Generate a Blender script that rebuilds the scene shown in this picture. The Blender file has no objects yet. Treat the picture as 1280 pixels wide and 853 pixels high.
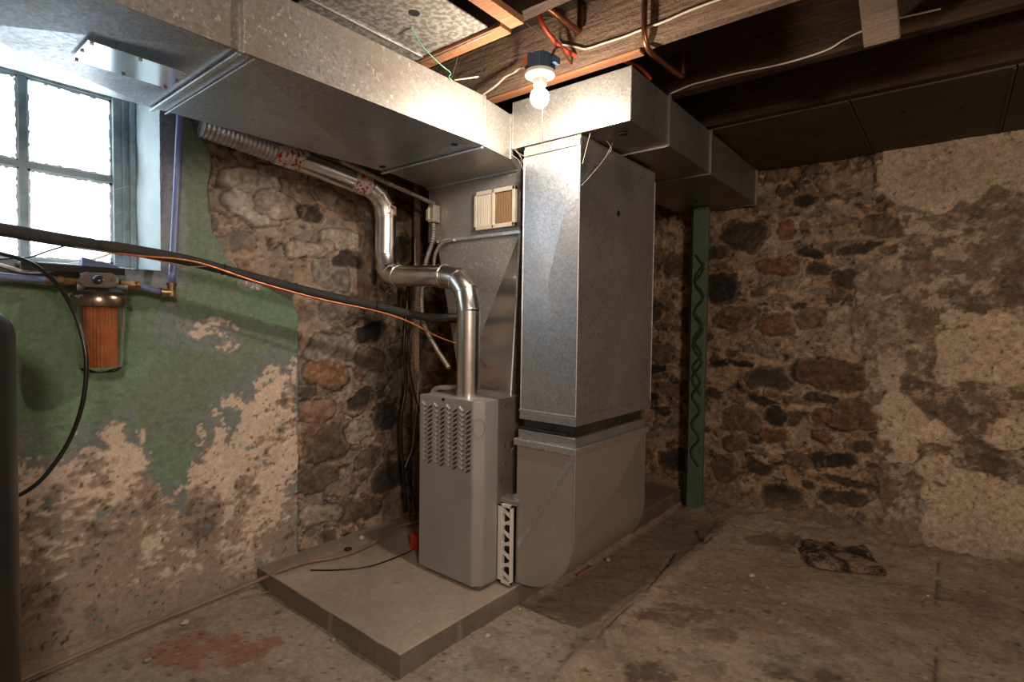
import bpy, bmesh, math, random
import numpy as np
from mathutils import Vector, Matrix
random.seed(7)
C = bpy.context.scene.collection
# ------------------------------------------------------------------ camera
F = 679.4; YAW, PIT, ROL = [math.radians(a) for a in (39.08, -1.957, .776)]
fw = Vector((-math.sin(YAW)*math.cos(PIT), math.cos(YAW)*math.cos(PIT), math.sin(PIT)))
r0 = Vector((math.cos(YAW), math.sin(YAW), 0)); u0 = r0.cross(fw)
rt = math.cos(ROL)*r0 + math.sin(ROL)*u0; up = -math.sin(ROL)*r0 + math.cos(ROL)*u0
CAM = Vector((0, 0, 1.25))
cd = bpy.data.cameras.new('camera'); cam = bpy.data.objects.new('camera', cd); C.objects.link(cam)
cd.sensor_width = 36; cd.lens = 36*F/1280; cd.clip_start = .02
m = Matrix((rt, up, -fw)).transposed().to_4x4(); m.translation = CAM; cam.matrix_world = m
bpy.context.scene.camera = cam
def P(x, y, ax, v):
    """survey helper: where the sight line through photo pixel x, y meets the plane axis = v"""
    d = fw + rt*((x-640)/F) - up*((y-426.5)/F)
    return CAM + d*((v-CAM[ax])/d[ax])
def PD(x, y, D):
    return CAM + (fw + rt*((x-640)/F) - up*((y-426.5)/F))*D
XL, YB, ZC = -2.5, 3.8, 2.27      # left wall, back wall, underside of the joists
ZS = .085                         # top of the concrete pad
# ------------------------------------------------------------------ noise
def h2(ix, iy, s):
    h = (ix.astype(np.int64)*374761393 + iy.astype(np.int64)*668265263 + s*974711+12345) & 0xffffffff
    h = ((h ^ (h >> 13))*1274126177) & 0xffffffff
    h = ((h ^ (h >> 15))*2246822519) & 0xffffffff
    return ((h ^ (h >> 16)) & 0xffffff)/float(0xffffff)
def vn(x, y, s=0):
    ix, iy = np.floor(x), np.floor(y); fx, fy = x-ix, y-iy
    fx = fx*fx*(3-2*fx); fy = fy*fy*(3-2*fy)
    a, b, c, d = h2(ix, iy, s), h2(ix+1, iy, s), h2(ix, iy+1, s), h2(ix+1, iy+1, s)
    return (a*(1-fx)+b*fx)*(1-fy)+(c*(1-fx)+d*fx)*fy
def fbm(x, y, s=0, o=5, g=.55):
    t = 0; a = 1; n = 0
    for i in range(o):
        t = t+a*vn(x*2**i+i*17.3, y*2**i+i*9.1, s+i); n += a; a *= g
    return t/n
def ss(a, b, x):
    t = np.clip((x-a)/(b-a), 0, 1); return t*t*(3-2*t)
def voro(x, y, s):
    ix, iy = np.floor(x), np.floor(y); f1 = np.full(x.shape, 9.); f2 = f1.copy(); idx = np.zeros_like(x); idy = np.zeros_like(x)
    for dx in (-1, 0, 1):
        for dy in (-1, 0, 1):
            cx, cy = ix+dx, iy+dy
            px = cx+.5+.8*(h2(cx, cy, s)-.5)+.5*(np.mod(cy, 2)-.5); py = cy+.5+.7*(h2(cx, cy, s+1)-.5)
            d = np.sqrt((x-px)**2+(y-py)**2)
            n = d < f1
            f2 = np.where(n, f1, np.minimum(f2, d)); f1 = np.where(n, d, f1); idx = np.where(n, cx, idx); idy = np.where(n, cy, idy)
    return f1, f2, idx, idy
def mixc(a, b, t):
    return a*(1-t[..., None])+np.array(b)*t[..., None] if not isinstance(b, np.ndarray) or b.ndim == 1 else a*(1-t[..., None])+b*t[..., None]
# ------------------------------------------------------------------ materials
def newmat(name):
    m = bpy.data.materials.new(name); m.use_nodes = True
    nt = m.node_tree; b = nt.nodes['Principled BSDF']; return m, nt, b
def N(nt, t, **k):
    n = nt.nodes.new(t)
    for a, v in k.items():
        if a.startswith('i_'): n.inputs[a[2:].replace('_', ' ')].default_value = v
        else: setattr(n, a, v)
    return n
def ramp(nt, fac, stops):
    r = N(nt, 'ShaderNodeValToRGB'); nt.links.new(fac, r.inputs[0])
    while len(r.color_ramp.elements) < len(stops): r.color_ramp.elements.new(.5)
    for e, (p, c) in zip(r.color_ramp.elements, stops): e.position = p; e.color = (*c, 1) if len(c) == 3 else c
    return r.outputs[0]
def noise(nt, scale, detail=6, rough=.6, co=None, dist=0):
    tc = N(nt, 'ShaderNodeTexCoord'); n = N(nt, 'ShaderNodeTexNoise'); n.inputs['Scale'].default_value = scale
    n.inputs['Detail'].default_value = detail; n.inputs['Roughness'].default_value = rough; n.inputs['Distortion'].default_value = dist
    nt.links.new(tc.outputs['Object'], n.inputs['Vector']); return n.outputs['Fac']
def bump(nt, b, h, strength=.3, dist=.005):
    n = N(nt, 'ShaderNodeBump'); n.inputs['Strength'].default_value = strength; n.inputs['Distance'].default_value = dist
    nt.links.new(h, n.inputs['Height']); nt.links.new(n.outputs[0], b.inputs['Normal'])
def simple(name, c1, c2=None, rough=.6, metal=0, scale=8, bstr=.15, stops=(.35, .65), spec=None, bscale=None):
    m, nt, b = newmat(name)
    f = noise(nt, scale); c2 = c2 or tuple(x*.8 for x in c1)
    nt.links.new(ramp(nt, f, [(stops[0], c1), (stops[1], c2)]), b.inputs['Base Color'])
    b.inputs['Roughness'].default_value = rough; b.inputs['Metallic'].default_value = metal
    if spec is not None: b.inputs['Specular IOR Level'].default_value = spec
    if bstr: bump(nt, b, noise(nt, bscale or scale*6), bstr, .002)
    return m
def galv(name, c=(.52, .53, .55), dust=(.30, .24, .19), dustamt=(.45, .8), rough=.38, metal=.85, spangle=.25, fleck=0):
    m, nt, b = newmat(name)
    tc = N(nt, 'ShaderNodeTexCoord'); v = N(nt, 'ShaderNodeTexVoronoi'); v.inputs['Scale'].default_value = 140
    nt.links.new(tc.outputs['Object'], v.inputs['Vector'])
    sp = N(nt, 'ShaderNodeSeparateColor'); nt.links.new(v.outputs['Color'], sp.inputs[0])
    mr = N(nt, 'ShaderNodeMapRange'); nt.links.new(sp.outputs[0], mr.inputs[0]); mr.inputs[3].default_value = 1-spangle; mr.inputs[4].default_value = 1+spangle*.4
    mul = N(nt, 'ShaderNodeMix', data_type='RGBA', blend_type='MULTIPLY'); mul.inputs[0].default_value = 1; mul.inputs[6].default_value = (*c, 1)
    nt.links.new(mr.outputs[0], mul.inputs[7])
    dn = ramp(nt, noise(nt, 3.1, 10, .68), [(dustamt[0], (0, 0, 0)), (dustamt[1], (1, 1, 1))])
    mx = N(nt, 'ShaderNodeMix', data_type='RGBA'); nt.links.new(dn, mx.inputs[0]); nt.links.new(mul.outputs[2], mx.inputs[6]); mx.inputs[7].default_value = (*dust, 1)
    last = mx.outputs[2]
    if fleck:
        fl_ = N(nt, 'ShaderNodeMix', data_type='RGBA'); nt.links.new(ramp(nt, noise(nt, 70, 4, .6), [(.60, (0, 0, 0)), (.66, (fleck,)*3)]), fl_.inputs[0]); nt.links.new(last, fl_.inputs[6]); fl_.inputs[7].default_value = (.70, .60, .48, 1); last = fl_.outputs[2]
    nt.links.new(last, b.inputs['Base Color'])
    m2 = N(nt, 'ShaderNodeMapRange'); nt.links.new(dn, m2.inputs[0]); m2.inputs[3].default_value = metal; m2.inputs[4].default_value = metal*.4
    nt.links.new(m2.outputs[0], b.inputs['Metallic'])
    r2 = N(nt, 'ShaderNodeMapRange'); nt.links.new(sp.outputs[1], r2.inputs[0]); r2.inputs[3].default_value = rough*.85; r2.inputs[4].default_value = rough*1.2
    nt.links.new(r2.outputs[0], b.inputs['Roughness'])
    bump(nt, b, noise(nt, 14, 3), .08, .004)
    return m
M = {}
M['galv'] = galv('galvanised_steel', c=(.42, .44, .48), dust=(.24, .2, .165), dustamt=(.48, .85))
M['galv_dusty'] = galv('dusty_galvanised_steel', c=(.36, .345, .33), dust=(.21, .17, .13), dustamt=(.3, .72), rough=.48, metal=.7, fleck=.55)
M['galv_pale'] = galv('pale_galvanised_steel', c=(.40, .39, .37), dust=(.27, .235, .20), dustamt=(.42, .8), rough=.36, metal=.75, fleck=.3)
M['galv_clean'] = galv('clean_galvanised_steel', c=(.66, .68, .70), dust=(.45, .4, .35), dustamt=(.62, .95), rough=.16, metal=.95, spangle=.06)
M['mirror'] = simple('bright_aluminium_plate', (.9, .93, .95), (.8, .84, .88), .12, 1, 3, .1)
M['flue'] = simple('shiny_flue_metal', (.84, .82, .80), (.64, .62, .60), .25, 1, 12, .08)
M['dark_metal'] = simple('dark_crumpled_metal', (.05, .05, .05), (.12, .12, .12), .4, .8)
M['black'] = simple('black_plastic', (.012, .012, .013), (.02, .018, .017), .35)
M['blackmatte'] = simple('black_foam', (.020, .019, .020), (.034, .032, .032), .85, 0, 20, .3)
M['hole'] = simple('dark_hole', (.006, .006, .006), None, .9)
M['screw'] = simple('screw_metal', (.25, .23, .2), None, .4, .9)
M['furn_front'] = simple('grey_furnace_enamel', (.37, .35, .33), (.32, .30, .28), .42, .35, 4, .05)
M['furn_cab'] = simple('taupe_furnace_enamel', (.26, .22, .18), (.15, .12, .095), .42, .45, 5, .1)
M['white_plastic'] = simple('white_plastic', (.68, .64, .58), (.60, .55, .48), .5)
M['cream'] = simple('cream_register_enamel', (.62, .55, .45), (.5, .43, .34), .5)
M['copper'] = simple('tarnished_copper', (.42, .17, .08), (.22, .10, .06), .3, .9, 25, .1)
M['copper_bright'] = simple('bright_copper', (.75, .27, .12), (.6, .2, .09), .3, .7, 25, .05)
M['brass'] = simple('aged_brass', (.42, .24, .11), (.28, .17, .09), .32, .9, 30, .1)
M['pex_blue'] = simple('blue_plastic_pipe', (.13, .16, .34), (.17, .20, .38), .35)
M['pex_red'] = simple('red_plastic_pipe', (.62, .06, .02), (.5, .07, .03), .3)
M['cable_white'] = simple('pale_cable_sheath', (.62, .54, .44), (.5, .42, .33), .5)
M['cable_black'] = simple('black_cable_rubber', (.012, .011, .011), None, .3)
M['green_wire'] = simple('green_wire', (.10, .42, .22), None, .4)
M['hose'] = simple('brown_dirty_hose', (.28, .17, .11), (.19, .12, .08), .5, 0, 15)
M['conduit'] = simple('armoured_conduit', (.42, .38, .33), (.3, .26, .22), .4, .7, 30)
M['pvc'] = simple('white_pvc', (.55, .47, .39), (.38, .31, .25), .55, 0, 30)
M['box_blue'] = simple('blue_box_plastic', (.045, .085, .15), (.03, .06, .11), .5)
M['porcelain'] = simple('white_porcelain', (.8, .78, .74), (.72, .70, .66), .25)
M['red'] = simple('red_plastic', (.55, .02, .015), None, .4)
M['stonebit'] = simple('rubble', (.34, .28, .23), (.2, .16, .13), .9, 0, 30, .5)
M['web'] = simple('cobweb_dust', (.34, .28, .23), None, .9)
M['galv_warm'] = galv('warm_dusted_steel', c=(.50, .47, .44), dust=(.30, .235, .18), dustamt=(.35, .85), rough=.36, metal=.8, spangle=.1)
M['galv_shade'] = galv('shade_toned_galvanised_steel', c=(.27, .26, .25), dust=(.17, .14, .115), dustamt=(.4, .8), rough=.42, metal=.85, spangle=.15)  # return duct steel, shade of its unlit side put into the colour
M['seam'] = galv('seam_steel', c=(.60, .60, .60), dustamt=(.6, .9), rough=.35)
def wood(name, a, b_, c=None, bs=.4):
    m, nt, b = newmat(name)
    tc = N(nt, 'ShaderNodeTexCoord'); mp = N(nt, 'ShaderNodeMapping'); mp.inputs['Scale'].default_value = (1.5, 22, 22)
    nt.links.new(tc.outputs['Object'], mp.inputs[0]); n = N(nt, 'ShaderNodeTexNoise'); n.inputs['Scale'].default_value = 3; n.inputs['Detail'].default_value = 9; n.inputs['Roughness'].default_value = .7
    nt.links.new(mp.outputs[0], n.inputs[0])
    nt.links.new(ramp(nt, n.outputs[0], [(.3, a), (.52, b_), (.75, c or a)]), b.inputs['Base Color'])
    b.inputs['Roughness'].default_value = .85; b.inputs['Specular IOR Level'].default_value = .25
    mm = N(nt, 'ShaderNodeMath', operation='ADD'); nt.links.new(n.outputs[0], mm.inputs[0]); nt.links.new(noise(nt, 45), mm.inputs[1])
    bump(nt, b, mm.outputs[0], bs, .012); return m
M['joist'] = wood('old_joist_shade_tone', (.026, .015, .009), (.052, .030, .018), (.10, .058, .034), .9)  # joist wood with the ceiling's shade put into its colour
M['joist_lit'] = wood('old_rough_joist_lit_tone', (.13, .08, .052), (.24, .155, .105), (.36, .25, .175), .9)  # lighter copy of the joist wood, toned as if lit by the bulb
M['orange_wood'] = wood('orange_strip_wood', (.42, .19, .09), (.30, .13, .06), (.5, .26, .14))
M['grey_wood'] = wood('weathered_brace_wood', (.20, .15, .115), (.28, .20, .15), (.15, .11, .085))
M['subfloor'] = wood('blackened_subfloor', (.02, .014, .01), (.035, .024, .017))
M['panel'] = simple('speckled_panel_metal', (.42, .39, .35), (.20, .18, .155), .55, .3, 55, .2, (.42, .56))
M['board'] = simple('dusty_grey_board', (.062, .053, .044), (.040, .034, .028), .75, .1, 6, .2)
# painted surfaces read coat and stone colours, some with shade painted in, from a mesh attribute
def surf(name, rough=.88, bs=.5, fine=.35):
    m, nt, b = newmat(name)
    a = N(nt, 'ShaderNodeAttribute', attribute_name='coat_and_shade')
    f1 = noise(nt, 38, 8, .7); f2 = noise(nt, 160, 4, .7)
    mr = N(nt, 'ShaderNodeMapRange'); nt.links.new(f1, mr.inputs[0]); mr.inputs[1].default_value = .3; mr.inputs[2].default_value = .7; mr.inputs[3].default_value = 1-fine; mr.inputs[4].default_value = 1+fine*.75
    mr2 = N(nt, 'ShaderNodeMapRange'); nt.links.new(f2, mr2.inputs[0]); mr2.inputs[1].default_value = .3; mr2.inputs[2].default_value = .7; mr2.inputs[3].default_value = 1-fine*.7; mr2.inputs[4].default_value = 1+fine*.5
    x = N(nt, 'ShaderNodeMath', operation='MULTIPLY'); nt.links.new(mr.outputs[0], x.inputs[0]); nt.links.new(mr2.outputs[0], x.inputs[1])
    mul = N(nt, 'ShaderNodeMix', data_type='RGBA', blend_type='MULTIPLY'); mul.inputs[0].default_value = 1
    nt.links.new(a.outputs['Color'], mul.inputs[6]); nt.links.new(x.outputs[0], mul.inputs[7])
    nt.links.new(mul.outputs[2], b.inputs['Base Color']); b.inputs['Roughness'].default_value = rough; b.inputs['Specular IOR Level'].default_value = .3
    ad = N(nt, 'ShaderNodeMath', operation='ADD'); nt.links.new(f1, ad.inputs[0]); nt.links.new(f2, ad.inputs[1])
    bump(nt, b, ad.outputs[0], bs, .006); return m
M['wall'] = surf('rubble_and_plaster_wall', bs=.9, fine=.48); M['wall_l'] = surf('painted_plaster_and_rubble', bs=.4, fine=.26)
M['floor'] = surf('stained_concrete_floor', .7, .5, .32); M['slab'] = surf('concrete_pad', .75, .3, .16)
# ------------------------------------------------------------------ mesh helpers
def newbm(): return bmesh.new()
def box(bm, a, b, bev=0):
    x0, y0, z0 = [min(a[i], b[i]) for i in range(3)]; x1, y1, z1 = [max(a[i], b[i]) for i in range(3)]
    v = [bm.verts.new(p) for p in ((x0,y0,z0),(x1,y0,z0),(x1,y1,z0),(x0,y1,z0),(x0,y0,z1),(x1,y0,z1),(x1,y1,z1),(x0,y1,z1))]
    fs = [bm.faces.new([v[i] for i in q]) for q in ((0,3,2,1),(4,5,6,7),(0,1,5,4),(1,2,6,5),(2,3,7,6),(3,0,4,7))]
    if bev: bmesh.ops.bevel(bm, geom=list({e for f in fs for e in f.edges}), offset=bev, segments=2, affect='EDGES', profile=.6)
    return bm
def prism(bm, pts, ax, a, b, bev=0):
    """polygon pts in the two axes other than ax, extruded from a to b along ax"""
    def mk(p, v):
        q = list(p); q.insert(ax, v); return bm.verts.new(q)
    A = [mk(p, a) for p in pts]; B = [mk(p, b) for p in pts]; n = len(pts)
    fs = [bm.faces.new(A), bm.faces.new(B[::-1])]+[bm.faces.new([A[i], B[i], B[(i+1) % n], A[(i+1) % n]]) for i in range(n)]
    if bev: bmesh.ops.bevel(bm, geom=list({e for f in fs for e in f.edges}), offset=bev, segments=2, affect='EDGES')
    bmesh.ops.recalc_face_normals(bm, faces=bm.faces[:]); return bm
def quads(bm, vs, faces):
    v = [bm.verts.new(p) for p in vs]
    for f in faces: bm.faces.new([v[i] for i in f])
    bmesh.ops.recalc_face_normals(bm, faces=bm.faces[:]); return bm
def catmull(pts, n=8):
    pts = [Vector(p) for p in pts]
    if len(pts) < 3: return pts
    q = [pts[0]*2-pts[1]]+pts+[pts[-1]*2-pts[-2]]; out = []
    for i in range(1, len(q)-2):
        for k in range(n):
            t = k/n; a, b, c, d = q[i-1:i+3]
            out.append(.5*((2*b)+(c-a)*t+(2*a-5*b+4*c-d)*t*t+(3*b-a-3*c+d)*t**3))
    return out+[pts[-1]]
def tube(bm, pts, r, seg=12, smooth=8, rf=None):
    p = catmull(pts, smooth) if smooth else [Vector(q) for q in pts]
    rings = []; t0 = (p[1]-p[0]).normalized(); nrm = t0.orthogonal().normalized()
    for i, q in enumerate(p):
        t = (p[min(i+1, len(p)-1)]-p[max(i-1, 0)]).normalized()
        nrm = (nrm-t*nrm.dot(t)).normalized(); bn = t.cross(nrm)
        rr = rf(i, len(p)) if rf else r
        rings.append([bm.verts.new(q+(nrm*math.cos(2*math.pi*k/seg)+bn*math.sin(2*math.pi*k/seg))*rr) for k in range(seg)])
    for a, b in zip(rings, rings[1:]):
        for k in range(seg): bm.faces.new((a[k], a[(k+1) % seg], b[(k+1) % seg], b[k]))
    bm.faces.new(rings[0][::-1]); bm.faces.new(rings[-1]); return bm
def densify(pts, step):
    pts = [Vector(p) for p in pts]; out = []
    for a, b in zip(pts, pts[1:]):
        n = max(1, int((b-a).length/step))
        out += [a.lerp(b, k/n) for k in range(n)]
    return out+[pts[-1]]
def lathe(bm, prof, c, axis=(0, 0, 1), seg=32):
    c = Vector(c); ax = Vector(axis).normalized(); n = ax.orthogonal().normalized(); b = ax.cross(n); rings = []
    for r, h in prof:
        rings.append([bm.verts.new(c+ax*h+(n*math.cos(2*math.pi*k/seg)+b*math.sin(2*math.pi*k/seg))*max(r, .0004)) for k in range(seg)])
    for a, d in zip(rings, rings[1:]):
        for k in range(seg): bm.faces.new((a[k], a[(k+1) % seg], d[(k+1) % seg], d[k]))
    bm.faces.new(rings[0][::-1]); bm.faces.new(rings[-1])
    bmesh.ops.recalc_face_normals(bm, faces=bm.faces[:]); return bm
def link(o, parent):
    C.objects.link(o)
    if parent:
        o.parent = parent
        off = Vector((0, 0, 0)) if parent.parent else parent.location     # sub-parts hang on a part whose own origin is the world's
        if parent.type == 'MESH': off = Vector((0, 0, 0))
        o.matrix_parent_inverse = Matrix.Translation(-off)
    return o
def ob(name, bm, mat, parent=None, smooth=False):
    me = bpy.data.meshes.new(name); bmesh.ops.recalc_face_normals(bm, faces=bm.faces[:]) if len(bm.faces) < 20000 else None
    bm.to_mesh(me); bm.free(); me.materials.append(M[mat] if isinstance(mat, str) else mat)
    if smooth:
        me.shade_smooth()
        if smooth != 'all':
            try: me.set_sharp_from_angle(angle=math.radians(40))
            except Exception: pass
    o = bpy.data.objects.new(name, me); link(o, parent); return o
def thing(name, label, cat, loc, group=None):
    o = bpy.data.objects.new(name, None); o.empty_display_size = .05; C.objects.link(o); o.location = loc
    return tag(o, label, cat, group)
def tag(o, label, cat, group=None):
    o['label'] = label; o['category'] = cat
    if group: o['group'] = group
    return o
def struct(o): o['kind'] = 'structure'; return o
def gridmesh(name, S, T, pos, col, mat, keep=None, parent=None):
    ns, nt_ = len(S), len(T)
    me = bpy.data.meshes.new(name); co = pos.reshape(-1, 3)
    i = np.arange(ns-1)[:, None]*nt_+np.arange(nt_-1)[None, :]
    q = np.stack([i, i+nt_, i+nt_+1, i+1], -1).reshape(-1, 4)
    if keep is not None: q = q[keep.reshape(-1)]
    me.vertices.add(len(co)); me.vertices.foreach_set('co', co.astype(np.float32).ravel())
    me.loops.add(q.size); me.loops.foreach_set('vertex_index', q.astype(np.int32).ravel())
    me.polygons.add(len(q)); me.polygons.foreach_set('loop_start', (np.arange(len(q))*4).astype(np.int32))
    try: me.polygons.foreach_set('loop_total', np.full(len(q), 4, np.int32))
    except Exception: pass
    me.update(calc_edges=True); me.validate()
    at = me.color_attributes.new('coat_and_shade', 'FLOAT_COLOR', 'POINT')
    cc = np.concatenate([np.clip(col.reshape(-1, 3), 0, 1), np.ones((len(co), 1))], 1).astype(np.float32)
    at.data.foreach_set('color', cc.ravel())
    me.materials.append(M[mat]); me.shade_smooth()
    o = bpy.data.objects.new(name, me); link(o, parent); return o
def axisarr(*segs):
    out = []
    for a, b, st in segs: out += list(np.linspace(a, b, max(2, int(round((b-a)/st))+1))[:-1])
    return np.array(out+[segs[-1][1]])
# ------------------------------------------------------------------ stone field
PAL = np.array([(.10, .07, .05), (.17, .10, .065), (.21, .13, .085), (.15, .125, .105), (.24, .19, .15), (.06, .048, .04), (.20, .16, .13), (.28, .20, .14)])
def rubble(s, z, seed, w=.15, h=.10, bare=.5, mortar=(.31, .235, .175)):
    """returns height (m) and colour of rubble stones half sunk in smeared mortar"""
    q1, q2 = fbm(s*7, z*7, seed+3, 5, .62)-.5, fbm(s*7, z*7, seed+7, 5, .62)-.5
    r1, r2 = fbm(s*26, z*26, seed+4, 4)-.5, fbm(s*26, z*26, seed+8, 4)-.5
    ws, wz = s+.11*q1+.035*r1, z+.10*q2+.035*r2
    f1, f2, cx, cy = voro(ws/w, wz/h, seed)
    e = f2-f1; rnd = h2(cx, cy, seed+20); rn2 = h2(cx, cy, seed+21); rn3 = h2(cx, cy, seed+22)
    big = fbm(s*2.2, z*2.2, seed+30, 3); n1 = fbm(s*30, z*30, seed+40, 5, .68); n2 = fbm(s*9, z*9, seed+41, 5, .6); n5 = fbm(s*15, z*19, seed+42, 5, .66)
    exp_ = (rnd < bare+.8*(big-.5))
    th = .04+.22*rn2+.5*(n2-.5)+.3*(n5-.5)
    mask = np.where(exp_, ss(th, th+.09, e), 0)
    pal = PAL[(rn3*7.99).astype(int)]
    mort = np.array(mortar)*(.50+1.0*n2[..., None])*(.62+.76*n1[..., None])
    tint = fbm(s*3, z*3, seed+50, 3); mort = mort*(1+np.stack([.35*(tint-.5), 0*tint, -.35*(tint-.5)], -1))
    mort = mixc(mort, np.array(mortar)*1.45, ss(.57, .63, n5)*.5); mort = mixc(mort, np.array(mortar)*.42, ss(.57, .66, fbm(s*11, z*16, seed+61, 5, .66))*.65)
    pal = pal*(.35+1.3*n1[..., None])*(.8+.4*n5[..., None])
    pal = mixc(pal, np.array(mortar)*.9, ss(.56, .62, n5)*.55)
    col = mixc(mort, pal, mask*.88)
    lip = np.clip(1-np.abs(e-th+.11)/.07, 0, 1)*exp_*(n5 > .44); col = mixc(col, np.array(mortar)*1.5, lip*.5)
    crev = np.clip(1-np.abs(e-th)/.05, 0, 1)*exp_*(fbm(s*12, z*12, seed+60, 3) > .42)
    pit = ss(.66, .72, fbm(s*17, z*24, seed+70, 4, .6))
    col = col*(1-.72*crev[..., None])*(1-.6*pit[..., None])
    ht = mask*(.020*(rn2-.3)+.004)-.013*crev-.016*pit+.045*(n2-.5)+.024*(n1-.5)+.016*(n5-.5)
    return ht, col
def smin_poly(px, plane):   # photo survey points -> wall coordinates
    return [P(x, y, *plane) for x, y in px]
def ell(s, z, cs, cz, rs, rz, seed, wob=.35):
    rm = (rs*rz)**.5; k = .8/rm
    a = s-cs+rm*wob*2.2*(fbm(s*k+seed, z*k, seed, 4, .6)-.5); b = z-cz+rm*wob*2.2*(fbm(s*k, z*k+seed, seed+5, 4, .6)-.5)
    t = (seed % 7-3)*.07; a, b = a*math.cos(t)+b*math.sin(t), b*math.cos(t)-a*math.sin(t)
    return (np.abs(a/rs)**2.7+np.abs(b/rz)**2.7)**(1/2.7)
# ------------------------------------------------------------------ left wall (runs away from the camera, x = -2.5)
WY0, WY1, WZ0, WZ1 = -.50, .815, 1.44, 2.22
S = axisarr((-2.5, -.5, .1), (-.5, WY1, .008), (WY1, 3.0, .0075), (3.0, 3.8, .02)); T = axisarr((0, WZ0, .0075), (WZ0, WZ1, .0078), (WZ1, 2.52, .03))
s, z = np.meshgrid(S, T, indexing='ij')
ht, cst = rubble(s, z, 11, .17, .12, .62, (.30, .215, .155))
# big stones visible beside the furnace
def stones(lst, plane, s, z, ht, col, ia, sc=1):
    hz = 1
    for (px, py, hw, hh, c, dep) in lst:
        p = P(px, py, *plane); D = (p-CAM).dot(fw); k = D/F
        cth = abs((Vector((0, 1, 0)) if ia == 1 else Vector((1, 0, 0))).dot(rt))
        d = ell(s, z, p[ia], p[2], hw*k/max(cth, .3)*.92, hh*k*.95, int(px*7+py) % 97, .42)
        mk = 1-ss(.86, 1.08, d); rim = np.clip(1-np.abs(d-1.04)/.10, 0, 1)
        n1 = fbm(s*34, z*34, int(px) % 31, 4, .65)
        nn2 = fbm(s*70, z*70, int(py) % 29, 3); cc = np.array(c)*(.25+1.6*n1[..., None])*(.5+nn2[..., None])
        lip = np.clip(1-np.abs(d-1.20)/.13, 0, 1)*(n1 > .42); col = mixc(col, (.40, .30, .22), lip*.45)
        col = col*(1-.75*rim[..., None]*(1-mk[..., None])); col = mixc(col, cc, mk)
        ht = ht*(1-mk)+mk*(dep+.012*(n1-.5)+.008*(1-np.clip(d, 0, 1)))
    return ht, col
G = (.20, .165, .135); RU = (.15, .075, .045); DK = (.055, .043, .035); BR = (.13, .088, .06); BK = (.028, .024, .022); TN = (.30, .235, .18)
LST = [(419,345,20,18,G,.0), (422,434,24,20,(.24,.2,.165),.012), (422,389,14,13,G,0), (413,470,19,17,(.26,.14,.08),.015), (469,415,15,14,BK,-.02), (466,455,16,18,BR,.01),
       (475,475,15,10,G,.005), (420,556,24,20,(.12,.085,.06),.015), (455,540,16,14,TN,.01), (400,600,20,16,BR,.01), (440,605,22,13,(.22,.16,.12),.01), (465,575,14,12,BR,0), (400,515,18,14,(.24,.15,.10),.012),
       (455,500,14,12,DK,-.01), (450,640,26,15,BR,.01), (405,645,20,13,TN,.005), (490,520,16,18,DK,0), (490,600,16,20,DK,0), (315,225,26,20,(.34,.28,.23),.03), (318,262,24,15,(.36,.30,.25),.03), (390,266,14,10,DK,.0), (350,255,20,18,(.3,.23,.18),.02), (440,262,14,12,BR,0), (360,215,22,12,(.26,.2,.16),.02),
       (430,300,18,14,(.3,.24,.19),.01), (390,310,22,12,TN,.01), (440,325,14,10,DK,-.01), (510,260,14,14,BR,0), (505,310,12,16,DK,0)]
ht, cst = stones(LST, (0, XL), s, z, ht, cst, 1)
bpts = [(243,150),(250,168),(264,192),(268,215),(262,240),(267,290),(283,320),(308,345),(340,363),(366,376),(373,392),(374,500),(374,600),(374,695)]
bw = [(p.y, p.z) for p in smin_poly(bpts, (0, XL))]; bw.sort(key=lambda t: t[1])
bz = np.array([b[1] for b in bw]); by = np.array([b[0] for b in bw])
yb = np.interp(z, bz, by)
jag = .05*(fbm(s*7, z*7, 70, 5, .65)-.5)*ss(1.3, 1.42, z)+.012*(fbm(s*25, z*25, 71, 3)-.5)
edge = yb+jag-s                                     # >0 plaster
plast = ss(-.004, .004, edge)
# coats on the plaster
n1 = fbm(s*24, z*24, 81, 5, .65); n2 = fbm(s*5, z*5, 82, 5, .6); n3 = fbm(s*2.2+3, z*2.2, 83, 4); n4 = fbm(s*60, z*60, 84, 3)
beige = np.array((.72, .565, .44)); dirt = np.array((.29, .205, .15)); dark = np.array((.11, .08, .06))
pc = np.ones(s.shape+(3,))*beige*(.72+.5*n1[..., None])
low = ss(.62, .05, z)
n6 = fbm(s*36, z*70, 86, 3); gr = .34*(n1-.5)+.20*(n4-.5)+.22*(n6-.5)
dm = ss(.49, .56, n2*.75+n3*.35-.10+.19*low+gr)
pc = mixc(pc, dirt*np.array((1, 1, 1)), dm*.85)
pc = mixc(pc, dark, ss(.55, .62, n2*.55+n3*.35+.02*low+gr*.8)*.7)
pc = mixc(pc, (.72, .56, .42), ss(.60, .64, n1)*ss(.5, .6, 1-n2)*.7)
pc = mixc(pc, (.34, .25, .19), ss(.24, .05, z)*.6)
pc = mixc(pc, (.045, .03, .025), (n4 > .76)*.8)
teal = (fbm(s*13, z*26, 90, 4, .7) > .715) & (n1 > .50) & (z < .9)
pc = mixc(pc, (.14, .24, .25), teal*.8)
gp = [(-20,560),(22,572),(60,560),(110,545),(150,520),(180,545),(200,590),(228,612),(245,560),(270,525),(290,545),(312,500),(335,480),(358,462),(376,440)]
gw = [(p.y, p.z) for p in smin_poly(gp, (0, XL))]
zb = np.interp(s, [g[0] for g in gw], [g[1] for g in gw])
gd = z-zb+.22*(n2-.5)+.20*(n1-.5)+.05*(n4-.5)
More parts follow.
